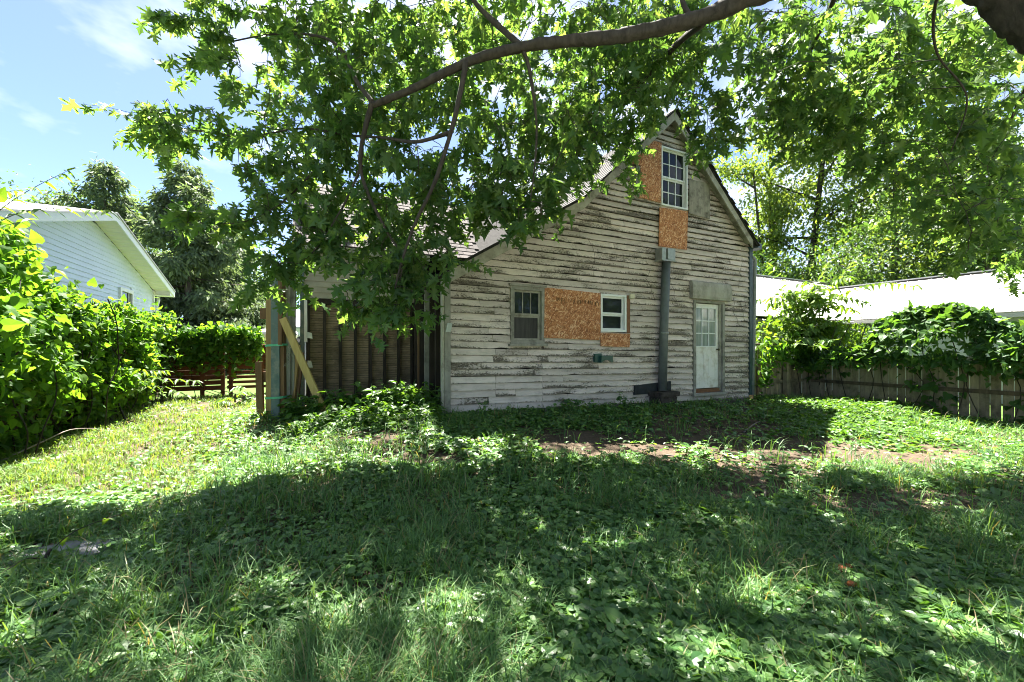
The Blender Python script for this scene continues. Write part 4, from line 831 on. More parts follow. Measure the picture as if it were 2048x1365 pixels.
mlimb([atD(1700, -500, 3.3), Vector((2.5, 1.0, 7.0)), Vector((0.5, .5, 7.2)), Vector((-1.4, 2.2, 7.0)), Vector((-2.0, 4.0, 6.6))], .10, .02)
mlimb([atD(1690, -560, 3.3), Vector((3.2, 3.8, 7.6)), Vector((2.2, 4.8, 7.4)), Vector((1.0, 5.6, 7.0))], .09, .02)
mlimb([atD(1680, -600, 3.35), Vector((5.0, 0.2, 8.0)), Vector((6.5, -1.5, 8.5)), Vector((7.5, -3, 8.4))], .10, .02)
mlimb([atD(1800, -200, 3.1), Vector((5.5, 2.6, 6.2)), Vector((7.2, 3.2, 6.9)), Vector((9.0, 3.6, 7.2))], .09, .02)
# foliage sprays: where the photo shows them (cx, cy, rx, ry, depth range, count)
SP = [(1000, 95, 290, 85, 7.6, 10.0, 100), (720, 220, 130, 110, 7.6, 9.4, 46), (1200, 330, 70, 45, 6.0, 6.9, 18), (1265, 265, 50, 45, 6.3, 7.1, 16), (1080, 130, 330, 150, 4.4, 7.6, 165), (820, 120, 190, 130, 4.4, 6.4, 96), (1290, 80, 170, 95, 4.6, 7.4, 88), (640, 170, 150, 130, 4.5, 5.9, 62), (600, 300, 150, 80, 4.5, 5.6, 36),
      (440, 60, 85, 65, 4.8, 5.6, 20), (620, 60, 150, 60, 4.7, 5.9, 26), (380, 255, 110, 38, 4.8, 5.3, 22), (310, 232, 60, 20, 4.9, 5.2, 8), (440, 160, 45, 40, 4.8, 5.3, 8), (900, 300, 130, 100, 4.4, 6.6, 46), (720, 380, 150, 85, 4.5, 5.4, 32), (870, 400, 110, 70, 4.5, 5.8, 26),
      (710, 480, 125, 80, 4.4, 5.1, 30), (640, 470, 75, 75, 4.4, 5.0, 15), (760, 610, 70, 60, 4.3, 4.8, 18), (820, 550, 50, 50, 4.4, 4.8, 14), (520, 420, 62, 50, 4.5, 5.0, 13), (420, 438, 70, 32, 4.6, 4.9, 12), (535, 540, 50, 50, 4.5, 4.9, 10),
      (1060, 320, 120, 95, 4.6, 6.6, 64), (1010, 420, 90, 55, 4.8, 6.0, 34), (1120, 255, 85, 75, 5.2, 6.6, 44), (1210, 150, 95, 65, 5.0, 7.0, 44), (1415, 240, 34, 75, 5.2, 6.2, 22), (1390, 60, 90, 75, 4.4, 6.4, 40), (880, 515, 60, 40, 4.4, 4.9, 9),
      (1720, 90, 230, 130, 4.2, 6.8, 150), (1560, 150, 85, 120, 5.0, 7.0, 50), (1620, 250, 110, 65, 5.2, 7.0, 42), (1900, 170, 170, 150, 4.4, 7.0, 125), (1800, 290, 130, 80, 5.0, 7.0, 62), (1960, 360, 105, 130, 4.6, 7.2, 90), (2000, 480, 70, 80, 4.8, 7.0, 36), (1880, 410, 90, 60, 5.4, 7.0, 24)]
starts = []; 
for (cx_, cy_, rx_, ry_, d0, d1, n_) in SP:
    for _ in range(n_):
        a = rnd.uniform(0, 2 * math.pi); r = math.sqrt(rnd.random()) * 1.02
        starts.append(atD(cx_ + rx_ * r * math.cos(a), cy_ + ry_ * r * math.sin(a) - 18, rnd.uniform(d0, d1)))
nin = len(starts)
# the part of the crown above and behind the picture
for _ in range(350):
    x, y, z = rnd.uniform(-2.6, 9.5), rnd.uniform(-3.0, 9.5), rnd.uniform(4.8, 10.2)
    e = ((x - 3.4) / 5.9) ** 2 + ((y - 3.2) / 6.3) ** 2 + ((z - 7.0) / 3.2) ** 2
    D = x * sR + y * cR
    if e > 1 or y < .3 or (D > 0 and z < CAMZ + .90 * D): continue
    starts.append(Vector((x, y, z)))
for _ in range(1450):  # unseen crown sprays, set up the sun's rays to shade the foreground
    x, y, z = rnd.uniform(-2.3, 7.0), rnd.uniform(.5, 3.8), rnd.uniform(5.2, 9.6); s_ = z / math.tan(SUN_EL); x += SUN_DIR.x * s_; y += SUN_DIR.y * s_; D = x * sR + y * cR
    if z > CAMZ + .90 * D: starts.append(Vector((x, y, z)))
SK = np.array([tuple(p) for p in skel]); ST = np.array([tuple(p) for p in starts])
dmin = np.array([np.min(np.sum((SK - p) ** 2, 1)) for p in ST]); order = np.argsort(dmin)
nodes = np.zeros((len(SK) + len(ST) * 3, 3)); nodes[:len(SK)] = SK; nn = len(SK); tw = MB()
LP, LD, LN, LS = [], [], [], []
for k in order:
    p = ST[k]; dd = np.sum((nodes[:nn] - p) ** 2, 1); q_ = nodes[int(np.argmin(dd))]; ln = math.sqrt(float(dd.min()))
    inside = k < nin
    if ln > .03:
        mid = (p + q_) / 2 + nr.normal(size=3) * .06 * ln + np.array([0, 0, .07 * ln]); tw.tube([q_, mid, p], [.0035 + .003 * min(ln, 1.5), .004, .003], 4 if inside else 3, False)
        for v_ in (mid, p): nodes[nn] = v_; nn += 1
    # the leafy shoot itself
    az = rnd.uniform(0, 2 * math.pi); d = np.array([math.cos(az) * .75, math.sin(az) * .75, rnd.uniform(-.9, .05)]); d /= np.linalg.norm(d)
    L_ = rnd.uniform(.22, .50); m = rnd.randint(8, 13) if inside else rnd.randint(5, 7); side = np.cross(d, [0, 0, 1]); side /= np.linalg.norm(side) + 1e-9; pts = []
    for i in range(m):
        s_ = (i + .4) / m; c = p + d * L_ * s_ + np.array([0, 0, -.16 * L_ * s_ * s_]); sg = 1 if i % 2 else -1
        ld = d * rnd.uniform(.1, .8) + side * sg * rnd.uniform(.3, 1.0) + np.array([0, 0, -rnd.uniform(.15, 1.0)]) + nr.normal(size=3) * .25
        ld /= np.linalg.norm(ld); LP.append(c + ld * .035); LD.append(ld); LN.append(np.array([rnd.gauss(0, .45), rnd.gauss(0, .45), 1.0])); LS.append(min(.19, .118 * math.exp(rnd.gauss(0, .27))) * (1 if inside else 1.12))
    tw.tube([p, p + d * L_ * .5 + np.array([0, 0, -.04 * L_]), p + d * L_ + np.array([0, 0, -.16 * L_])], [.003, .0025, .0015], 3, False)
sub(tw, 'twigs', 'twig', maple, kind='stuff')
split_leaves(maple, MAPLE, M['maple'], np.array(LP), np.array(LD), np.array(LN), np.array(LS), 300, 'crown', MAPLE_S)

# ------------------------------------------------------------------ background trees
def bgtree(name, label, base, h, spread, rt, nl, ls, mat, seed, lean=(0, 0), low=0.3, cat='tree', group='trees behind the yards', fork=False, nlimb=9, tpl=DIAM, clump=.9, bark='bark2'):
    r = random.Random(seed); g = np.random.default_rng(seed); base = Vector(base)
    T_ = thing(name, label, cat, tuple(base), group); tb = MB(); tops = []
    def tr(l, off, rr, hh):
        P = [base + Vector((off, 0, -.1)), base + Vector((l[0] * .25 + off, l[1] * .25, hh * .25)), base + Vector((l[0] * .6 + r.uniform(-.2, .2), l[1] * .6, hh * .55)), base + Vector((l[0], l[1], hh * .86))]
        return limb(tb, P, rr, rr * .2, 8, 5, .03)
    trunks = [tr(lean, 0, rt, h)] + ([tr((lean[0] - spread * .5, lean[1]), -.2, rt * .8, h * .9), tr((lean[0] + spread * .45, lean[1] + .5), .25, rt * .7, h * .85)] if fork else [])
    cl = []
    for S_ in trunks:
        for i in range(nlimb):
            f = low + (1 - low) * (i + r.random()) / nlimb; p = S_[min(int(f * (len(S_) - 1)), len(S_) - 1)]; az = r.uniform(0, 2 * math.pi); ln = spread * (1.1 - .65 * max(0, (f - .35))) * r.uniform(.55, 1.05)
            d = Vector((math.cos(az), math.sin(az), r.uniform(.15, .9))).normalized(); q1 = p + d * ln * .5; q2 = p + d * ln + Vector((0, 0, r.uniform(-.1, .25) * ln))
            L2 = limb(tb, [p, q1, q2], rt * .28, rt * .06, 5, 3)
            cl += [L2[-1], L2[-2], L2[-3]]
            for j in range(4):
                s_ = L2[r.randint(2, len(L2) - 1)]; dd = Vector((r.gauss(0, 1), r.gauss(0, 1), r.gauss(.3, .6))).normalized(); e = s_ + dd * spread * r.uniform(.2, .45); tb.tube([s_, (s_ + e) / 2 + Vector((0, 0, .1)), e], [rt * .07, rt * .05, rt * .025], 4); cl += [e, (e + s_) / 2]
        cl += [S_[-1], S_[-2]]
    sub(tb, 'trunk', bark, T_, True)
    C_ = np.array([tuple(c) for c in cl]); k = g.integers(0, len(C_), nl); cs = g.uniform(.5, 1.3, len(C_)) * clump * spread * .22
    pos = C_[k] + g.normal(size=(nl, 3)) * cs[k][:, None] * np.array([1, 1, .62]); pos[:, 2] = np.maximum(pos[:, 2], .3)
    d = norm(g.normal(size=(nl, 3)) + np.array([0, 0, -.5])); n_ = norm(g.normal(size=(nl, 3)) * .7 + np.array([0, 0, 1.0])); sc = ls * g.uniform(.6, 1.3, nl)
    V, Fc = scatter(tpl, pos, d, n_, sc); subme(tri_mesh('crown', V, Fc), 'crown', M[mat], T_, kind='stuff'); return T_
def bpos(px, D): p = atD(px, 690, D); return (p.x, p.y, 0)
G1 = 'trees behind the metal roof'
bgtree('shade_tree', 'airy tree with leaning dark trunk just right of the gable', bpos(1605, 25), 19.0, 4.4, .36, 10500, .27, 'tree1', 3, (1.8, -.6), .45, group=G1, nlimb=12, clump=.62, bark='twig')
bgtree('shade_tree', 'sparse forked tree behind the right gable slope', bpos(1548, 27), 17.0, 3.6, .26, 8000, .27, 'tree1', 4, (-.4, 0), .4, group=G1, fork=True, nlimb=6, clump=.62, bark='twig')
bgtree('shade_tree', 'dense bright green tree above the middle of the metal roof', bpos(1790, 23), 13.5, 4.6, .35, 18000, .22, 'tree1', 5, (0, 0), .2, group=G1, nlimb=14, clump=1.15)
bgtree('shade_tree', 'tall dense tree at the right edge behind the metal roof', bpos(1985, 20), 12.5, 4.5, .4, 16000, .22, 'tree2', 6, (.5, 0), .18, group=G1, nlimb=15, clump=1.15)
bgtree('shade_tree', 'mid green tree filling the gap between roof and maple leaves', bpos(1890, 30), 14.5, 4.8, .4, 13000, .30, 'tree1', 7, (-.5, 0), .2, group=G1, nlimb=14, clump=1.15)
bgtree('shade_tree', 'low bushy tree right beside the downspout behind the roof', bpos(1520, 24), 7.0, 2.8, .2, 9000, .22, 'tree2', 8, (0, 0), .12, group=G1, nlimb=12, clump=1.1)
bgtree('shade_tree', 'rounded dark green tree low behind the valley of the metal roof', bpos(1680, 21.5), 7.4, 3.0, .22, 11000, .20, 'tree2', 9, (0, 0), .1, group=G1, nlimb=13, clump=1.1)
bgtree('shade_tree', 'broad tree low at the right behind the metal roof ridge', bpos(1900, 22), 6.2, 3.8, .22, 11000, .20, 'tree2', 19, (0, 0), .1, group=G1, nlimb=13, clump=1.2)
bgtree('shade_tree', 'pale bluish tree far behind the strapped posts', bpos(565, 34), 9.0, 3.4, .3, 8000, .28, 'tree2', 10, (0, 0), .15, group='trees beyond the slat fence', nlimb=12, clump=1.1)
bgtree('shade_tree', 'small round tree between the conifers and the slat fence', bpos(520, 28), 5.5, 2.6, .25, 6000, .24, 'tree2', 12, (0, 0), .1, group='trees beyond the slat fence', nlimb=11, clump=1.1)
bgtree('shade_tree', 'dark broad tree filling the gap between the spruces', bpos(290, 30), 12.0, 4.2, .3, 10000, .27, 'tree2', 13, (0, 0), .1, group='trees beyond the slat fence', nlimb=13, clump=1.15)
bgtree('shade_tree', 'broad dark tree between the far left spruces', bpos(150, 29), 12.5, 4.2, .3, 10000, .27, 'tree2', 15, (0, 0), .1, group='trees beyond the slat fence', nlimb=13, clump=1.15)
bgtree('shade_tree', 'leafy tree low behind the slat fence under the maple sprigs', bpos(430, 31), 8.0, 3.8, .3, 9000, .27, 'tree2', 14, (0, 0), .1, group='trees beyond the slat fence', nlimb=12, clump=1.15)
for i, (x, y, h, lb) in enumerate(((-4, -21, 8, 'far left'), (4, -20, 9, 'left'), (12, -19, 9, 'middle'), (19, -17, 11, 'right'), (24, -13.5, 14, 'far right'), (30, -15, 15, 'farthest right'))):
    bgtree('yard_tree', 'leafy tree mirrored in the panes, ' + lb, (x, y, 0), h, 4.8, .3, 4500, .45, 'tree2', 30 + i, (0, 0), .1, group='trees behind the viewer', nlimb=12, clump=1.25)
# conifers
def conifer(label, base, h, spread, rt, seed, n_w, nl, low=.08, ragged=.35):
    r = random.Random(seed); g = np.random.default_rng(seed); base = Vector(base); T_ = thing('conifer', label, 'tree', tuple(base), 'conifers behind the white house'); tb = MB()
    limb(tb, [base + Vector((0, 0, -.1)), base + Vector((.1, 0, h * .5)), base + Vector((0, .1, h))], rt, .02, 8, 5); A_, B_, Wt = [], [], []
    for w_ in range(n_w):
        f = low + (1 - low) * (w_ + r.random() * .7) / n_w; z = f * h; prof = (1 - f) ** .72 * 1.05 * spread * (.72 + .5 * r.random()) + .2
        for j in range(r.randint(4, 6)):
            az = r.uniform(0, 2 * math.pi); ln = prof * r.uniform(1 - ragged, 1.15); d = Vector((math.cos(az), math.sin(az), 0)); p = base + Vector((0, 0, z))
            q1 = p + d * ln * .55 + Vector((0, 0, -.06 * ln)); q2 = p + d * ln + Vector((0, 0, .05 * ln + (.12 * ln if f > .6 else -.1 * ln)))
            tb.tube([p, q1, q2], [rt * .22 * (1.1 - f), rt * .14 * (1.1 - f), .008], 4); A_ += [(tuple(p), tuple(q1), tuple(q2))]; Wt.append(ln)
    sub(tb, 'trunk', 'bark2', T_, True)
    A_ = np.array(A_); Wt = np.array(Wt); k = g.choice(len(A_), nl, p=Wt / Wt.sum()); s_ = g.beta(2.0, 1.2, nl)[:, None]
    c = np.where(s_ < .5, A_[k, 0] + (A_[k, 1] - A_[k, 0]) * s_ * 2, A_[k, 1] + (A_[k, 2] - A_[k, 1]) * (s_ - .5) * 2)
    bd = norm(A_[k, 2] - A_[k, 0]); sd = np.cross(bd, [0, 0, 1.0]); lat = g.normal(size=(nl, 1)) * .15 * Wt[k][:, None] * (1.15 - s_)
    pos = c + sd * lat + g.normal(size=(nl, 3)) * np.array([.12, .12, .20]) - np.array([0, 0, .16]); d = norm(bd * g.uniform(.2, 1, (nl, 1)) + sd * np.sign(lat) * .5 + np.array([0, 0, -.75]) + g.normal(size=(nl, 3)) * .45)
    V, Fc = scatter(DIAM2, pos, d, norm(g.normal(size=(nl, 3)) * .6 + np.array([0, 0, 1.0])), g.uniform(.2, .48, nl)); subme(tri_mesh('crown', V, Fc), 'crown', M['conif'], T_, kind='stuff')
conifer('tall ragged spruce left of the hanging maple sprigs', bpos(372, 22.5), 11.6, 4.6, .28, 41, 30, 40000, .06)
conifer('dark spruce rising behind the white roof ridge', bpos(205, 24), 12.4, 4.2, .28, 42, 28, 28000, .1)
conifer('broad spruce at the far left behind the white roof', bpos(110, 27), 11.6, 4.4, .28, 43, 26, 24000, .1)
conifer('lower bluish spruce beside the tall ragged one', bpos(470, 27), 9.4, 3.8, .25, 44, 24, 22000, .06)
# ------------------------------------------------------------------ vines
def hedge(name, label, cat, surf, n, mat, seed, count, ls, stems, tpl=HEART):
    """surf(u,v,w) -> positions and outward direction of the leaf mass"""
    g = np.random.default_rng(seed); pos, out = surf(g, n); T_ = thing(name, label, cat, tuple(np.r_[pos[:, :2].mean(0), 0.0]))
    tb = MB()
    for P in stems: tb.tube(smooth_path(P, 4), .009, 5)
    sub(tb, 'stems', 'twig', T_, kind='stuff')
    d = norm(out * .4 + np.array([0, 0, -.5]) + g.normal(size=pos.shape) * .6); n_ = norm(out * .35 + np.array([0, 0, .8]) + g.normal(size=pos.shape) * .55)
    split_leaves(T_, tpl, M[mat], pos, d, n_, ls * np.clip(np.exp(g.normal(size=len(pos)) * .35), .35, 1.6) * .95, count, 'foliage'); return T_
def left_top(y): return np.interp(y, [5, 7.4, 8.5, 10, 12, 14, 15.3], [2.9, 2.7, 2.4, 2.12, 2.1, 2.25, 2.2])
def surf_left(g, n):
    y = g.uniform(5.6, 15.2, n) ** 1.0; y = 5.6 + (y - 5.6) * g.uniform(.6, 1, n); tp = left_top(y) + .55 * (vn(y, y * 0, .55, 4) - .55) + .25 * (vn(y, y * 0, .2, 14) - .5); v = g.uniform(0, 1, n) ** .8
    top = g.random(n) < .38
    z = np.where(top, tp - g.exponential(.14, n), tp * v)
    bul = .22 + .62 * np.sin(np.clip(z / tp, 0, 1) * 2.6 + .25) * (0.35 + 1.3 * vn(y, z, .55, 8)) * np.interp(y, [5.6, 8, 11, 15], [1.15, 1.05, .75, .55])
    x = np.where(top, LX + g.uniform(-.5, .75, n), LX + bul - g.exponential(.16, n) + g.normal(size=n) * .07)
    out = np.stack([np.where(top, .3, 1.0), np.full(n, -.25), np.where(top, .7, .1)], 1); hole = (~top) & (vn(y, z, .38, 18) < .47) & (z < 1.75)
    z = np.where(hole & (g.random(n) < .75), tp - g.exponential(.25, n), z); stray = g.random(n) < .05
    z = z + np.where(stray & top, g.uniform(0, .5, n), 0)
    return np.stack([x, y, np.maximum(z, .03)], 1), out
stems = []
for i in range(55):
    y = rnd.uniform(6, 15); x = LX + rnd.uniform(.1, .75); P = [(x, y, .0)]
    for k in range(6): x += rnd.uniform(-.12, .12); y += rnd.uniform(-.25, .25); P.append((min(x, LX + .95), y, (k + 1) * .38))
    stems.append(P)
hedge('vine_hedge', 'thick sunlit vine hedge climbing over the left fence', 'vine', surf_left, 17000, 'vine', 61, 300, .10, stems)
def surf_far(g, n):
    x = g.uniform(LX, -1.35, n); z = 1.5 + .45 * vn(x, x * 0, .5, 2) + g.normal(size=n) * .16 - np.where(g.random(n) < .30, g.uniform(0, .8, n), 0); y = SY - .02 - g.uniform(.0, .38, n)
    return np.stack([x, y, z], 1), np.tile([0.1, -1.0, .3], (n, 1))
hedge('fence_vine', 'leafy vine draped along the top of the slat fence', 'vine', surf_far, 2300, 'vine', 62, 60, .13, [[(rnd.uniform(LX, -1.5), SY - .1, 0), (rnd.uniform(LX, -1.5), SY - .12, .8), (rnd.uniform(LX, -1.5), SY - .1, 1.6)] for _ in range(6)])
def rtop(y): return np.interp(y, [.5, 2.5, 3.4, 4.3, 4.9, 5.6, 6.4], [2.1, 2.1, 2.2, 2.35, 1.65, 1.32, 1.35])
def surf_right(g, n):
    y = g.uniform(.6, 6.5, n); tp = rtop(y) + .6 * (vn(y, y * 0, .4, 6) - .5); k = g.random(n); base = np.interp(y, [.6, 3, 4.4, 5.4, 6.5], [1.18, 1.2, 1.3, 1.25, 1.2])
    z = np.where(k < .62, base + (tp - base) * g.uniform(0, 1, n) ** .7, np.where(k < .84, tp - g.exponential(.1, n), base - g.exponential(.10, n)))
    bul = .18 + .42 * np.sin(np.clip((z - .7) / (tp - .7), 0, 1) * 3.0) * (.25 + 1.5 * vn(y, z, .45, 3)); x = FX - bul + g.exponential(.16, n); x = np.where(z < 1.1, np.minimum(x, FX - .05), x)
    low = (vn(y, z, .45, 12) > .55) & (y < 4.4) & (g.random(n) < .16); z = np.where(low, g.uniform(.1, 1.15, n), z); x = np.where(low, FX - .05 - g.exponential(.07, n), x)
    return np.stack([x, y, z], 1), np.tile([-1.0, -.15, .25], (n, 1))
stems = [[(FX - rnd.uniform(.04, .2), y, 0), (FX - .08, y + rnd.uniform(-.3, .3), .7), (FX - .15, y + rnd.uniform(-.5, .5), 1.4), (FX - .2, y + rnd.uniform(-.6, .6), 2.0)] for y in np.linspace(.9, 6.2, 15)]
hedge('fence_vine', 'dark big leaved vine hanging over the right board fence', 'vine', surf_right, 5200, 'vined', 63, 250, .13, stems)
def surf_corner(g, n):
    c = np.array([[9.98, 6.28, 1.0], [9.95, 6.3, .7], [10.05, 6.3, 1.3], [10.3, 6.4, 1.3], [10.6, 6.42, 1.35], [11.0, 6.4, 1.4], [11.5, 6.38, 1.35], [11.8, 6.3, 1.2], [10.9, 6.45, 1.3], [11.3, 6.4, 1.55]]); k = g.integers(0, len(c), n)
    return c[k] + g.normal(size=(n, 3)) * np.array([.16, .06, .17]), np.tile([-.2, -1.0, .3], (n, 1))
hedge('fence_vine', 'green creeper beside the downspout and along the short fence top', 'vine', surf_corner, 420, 'vine', 64, 60, .12, [[(XR + .15, F - .1, 0), (XR + .12, F - .12, .7), (XR + .2, F - .1, 1.4)], [(11.6, 6.35, 0), (11.5, 6.4, .8), (11.1, 6.4, 1.5)]])

# ------------------------------------------------------------------ compound-leaved saplings (tree of heaven)
def frond(tb, acc, P, n, ll, g, droop=.6):
    S_ = smooth_path(P, 6); tb.tube(S_, [.006 * (1 - .7 * i / len(S_)) for i in range(len(S_))], 4); m = len(S_)
    for i in range(n):
        f = .14 + .86 * i / (n - 1); k = f * (m - 1); a = min(int(k), m - 2); p = S_[a].lerp(S_[a + 1], k - a); t_ = (S_[a + 1] - S_[a]).normalized(); sd = t_.cross(Vector((0, 0, 1))).normalized()
        for sg in (-1, 1):
            d = (sd * sg + t_ * .45 + Vector((0, 0, -droop * g.uniform(.4, 1.5)))).normalized(); acc.append((p, d, Vector((g.normal() * .3, g.normal() * .3, 1)), ll * g.uniform(.8, 1.15) * (1 - .35 * abs(f - .45))))
        if i == n - 1: acc.append((p, t_, Vector((0, 0, 1)), ll * .8))
LFLT = None
_V, _F2 = fan(both([(0, 0), (0.15, 0.06), (0.17, 0.28), (0.11, 0.65), (0.0, 1.0)]), (0, 0.4)); LFLT = (curl(_V, .25, .22), _F2)
def sapling(label, base, stemP, fronds, seed, ll=.15, mat='ailan'):
    g = np.random.default_rng(seed); T_ = thing('sapling', label, 'sapling', base, 'young trees with feathered leaves'); tb = MB(); limb(tb, stemP, .022, .008, 7, 4); acc = []
    for P, n in fronds: frond(tb, acc, P, n, ll, g)
    sub(tb, 'stem', 'twig', T_, True)
    pos = np.array([tuple(a[0]) for a in acc]); d = np.array([tuple(a[1]) for a in acc]); n_ = np.array([tuple(a[2]) for a in acc]); sc = np.array([a[3] for a in acc])
    k = min(len(pos) - 1, 120); split_leaves(T_, LFLT, M[mat], pos, d, n_, sc, k, 'foliage'); return T_
def auto_fronds(c, n, ln, seed, up=(.1, .8)):
    r = random.Random(seed); out = []
    for i in range(n):
        az = 2 * math.pi * (i + r.random() * .6) / n * 1.618; el = r.uniform(*up); L_ = ln * r.uniform(.7, 1.1); d = Vector((math.cos(az) * math.cos(el), math.sin(az) * math.cos(el), math.sin(el))); q = Vector(c) + Vector((r.uniform(-.06, .06), r.uniform(-.06, .06), r.uniform(-.35, .1)))
        out.append(([q, q + d * L_ * .5 + Vector((0, 0, .06 * L_)), q + d * L_ + Vector((0, 0, -.22 * L_))], 9))
    return out
DS = 11.2
sp = atD(1635, 735, DS); top = atD(1640, 600, DS)
fr_ = [([atD(1640, 640, DS), atD(1590, 590, DS - .1), atD(1545, 535, DS - .1)], 11), ([atD(1645, 620, DS), atD(1700, 580, DS), atD(1770, 566, DS), atD(1830, 572, DS)], 15), ([atD(1640, 620, DS), atD(1640, 570, DS + .2), atD(1655, 530, DS + .2)], 9), ([atD(1650, 620, DS), atD(1680, 560, DS), atD(1710, 520, DS)], 9),
       ([atD(1630, 640, DS), atD(1580, 630, DS - .2), atD(1520, 650, DS - .2)], 11), ([atD(1630, 650, DS), atD(1570, 600, DS - .1), atD(1515, 600, DS)], 10), ([atD(1650, 650, DS - .2), atD(1720, 650, DS - .2), atD(1760, 665, DS - .2)], 9), ([atD(1640, 660, DS - .2), atD(1600, 655, DS - .3), atD(1560, 690, DS - .3)], 9)]
fr_ += auto_fronds(top, 18, .95, 3) + auto_fronds(sp + Vector((0, 0, .9)), 16, .9, 4) + auto_fronds(sp + Vector((-.5, -.2, 1.0)), 12, .7, 5) + auto_fronds(sp + Vector((-.9, -.3, .75)), 9, .6, 6)
sapling('bright feathery sapling rising over the corner of the board fence', (sp.x, sp.y, 0), [Vector((sp.x, sp.y, -.05)), sp.lerp(top, .5), top], fr_, 71, .28)
def surf_bush(g, n):
    c = np.array([tuple(atD(a, b, d)) for a, b, d in ((1560, 650, 10.9), (1600, 640, 11.2), (1640, 660, 11.3), (1680, 670, 11.4), (1530, 690, 10.7), (1620, 690, 11.0), (1660, 700, 11.1), (1590, 610, 11.2), (1720, 690, 11.4))]); k = g.integers(0, len(c), n)
    return c[k] + g.normal(size=(n, 3)) * np.array([.28, .22, .22]), norm(g.normal(size=(n, 3)) * .5 + np.array([-.5, -.6, .4]))
hedge('leafy_bush', 'bright bush below the feathery sapling behind the short fence', 'bush', surf_bush, 1900, 'ailan', 66, 120, .14, [[(sp.x - .3, sp.y - .2, 0), (sp.x - .5, sp.y - .3, .8), (sp.x - .7, sp.y - .3, 1.5)], [(sp.x + .1, sp.y, 0), (sp.x + .3, sp.y, .8), (sp.x + .5, sp.y, 1.5)]], OVATE)
b_ = atD(-190, 900, 4.2)
sapling('overhanging branch of feathery leaves entering at the left edge', (b_.x, b_.y, 0), [Vector((b_.x, b_.y, -.05)), atD(-170, 700, 4.2), atD(-110, 520, 4.2)],
        [([atD(-110, 520, 4.2), atD(20, 405, 4.2), atD(135, 342, 4.3)], 12), ([atD(-110, 520, 4.2), atD(40, 425, 4.1), atD(215, 422, 4.0)], 14), ([atD(-110, 540, 4.2), atD(-40, 470, 4.0), atD(60, 440, 3.9)], 8), ([atD(-120, 500, 4.2), atD(-30, 400, 4.4), atD(40, 380, 4.6)], 9)], 72, .135)
b_ = onG(255, 850); sapling('yellow tipped feathery sapling leaning out of the vine hedge', tuple(b_), [b_, atD(235, 800, 8.2), atD(240, 770, 8.0)],
        [([atD(235, 780, 8.0), atD(300, 757, 7.9), atD(392, 762, 7.8)], 9), ([atD(235, 785, 8.0), atD(310, 772, 7.8), atD(370, 790, 7.7)], 8), ([atD(240, 775, 8.0), atD(280, 745, 8.2), atD(330, 742, 8.4)], 7)], 73, .20)
b_ = onG(470, 805, .1); sapling('small lime leafed sprout at the foot of the short stake', tuple(b_), [b_, b_ + Vector((0, 0, .12)), b_ + Vector((.02, 0, .22))], auto_fronds(b_ + Vector((0, 0, .2)), 6, .45, 8, (.05, .5)), 74, .17)
b_ = onG(90, 1145); sapling('lime green sprout beside the grey slab', tuple(b_), [b_, b_ + Vector((0, 0, .08)), b_ + Vector((.02, .02, .14))], [([b_ + Vector((0, 0, .1)), b_ + Vector((.1, .12, .2)), b_ + Vector((.28, .38, .2))], 5), ([b_ + Vector((0, 0, .08)), b_ + Vector((-.05, -.1, .14)), b_ + Vector((-.12, -.24, .1))], 4)], 75, .12)

# ------------------------------------------------------------------ leafy weeds (each its own plant)
def weedplant(label, x, y, h, n, ls, seed, mat='weed', group='leafy weeds by the wall'):
    g = np.random.default_rng(seed); z0 = float(gz(x, y)); T_ = thing('leafy_weed', label, 'weed', (x, y, z0), group); tb = MB(); P, D_, N_, S_ = [], [], [], []
    ns_ = max(3, n // 12)
    for s_ in range(ns_):
        az = g.uniform(0, 6.28); le = g.uniform(.1, .5) * h; a = Vector((x + g.normal() * .06, y + g.normal() * .06, z0 - .02)); b = a + Vector((math.cos(az) * le, math.sin(az) * le, h * g.uniform(.6, 1.1))); m_ = (a + b) / 2 + Vector((0, 0, .08 * h)); C_ = smooth_path([a, m_, b], 4); tb.tube(C_, .004, 4)
        for i in range(n // ns_):
            f = g.uniform(.2, 1); p = C_[int(f * (len(C_) - 1))]; aa = g.uniform(0, 6.28); d = Vector((math.cos(aa), math.sin(aa), g.uniform(-.4, .35)))
            P.append(tuple(p)); D_.append(tuple(d)); N_.append((g.normal() * .35, g.normal() * .35, 1)); S_.append(ls * g.uniform(.5, 1.2))
    sub(tb, 'stem', 'clover', T_)
    V, Fc = scatter(OVATE, np.array(P), np.array(D_), np.array(N_), np.array(S_)); subme(tri_mesh('foliage', V, Fc), 'foliage', M[mat], T_, kind='stuff')
wl = [(600, 842, 'beside the foot of the strapped posts'), (628, 846, 'at the foot of the pine brace'), (652, 838, 'just right of the brace foot'), (688, 842, 'under the leftmost lath bay'), (718, 836, 'under the second lath bay'), (748, 843, 'below the lathed wall middle'), (778, 838, 'under the fourth lath bay'), (806, 844, 'below the dark lath bays'), (836, 840, 'at the foot of the tan prop post'), (860, 846, 'beneath the bare side studs'), (640, 862, 'low in front of the brace'), (700, 866, 'low in front of the lathed wall'), (770, 868, 'low left of the house corner'), (575, 868, 'in front of the strapped posts'), (845, 866, 'just left of the house corner'),
      (1245, 825, 'dark against the clapboards near the vent pipe'), (1215, 838, 'dark and low under the vent cover'), (1275, 835, 'beside the chimney base'), (960, 856, 'low under the left window'), (1060, 852, 'low under the wide strand board'), (1470, 830, 'right of the door step'), (1440, 845, 'in front of the door step'), (1380, 840, 'left of the door step'), (1520, 835, 'at the foot of the short fence')]
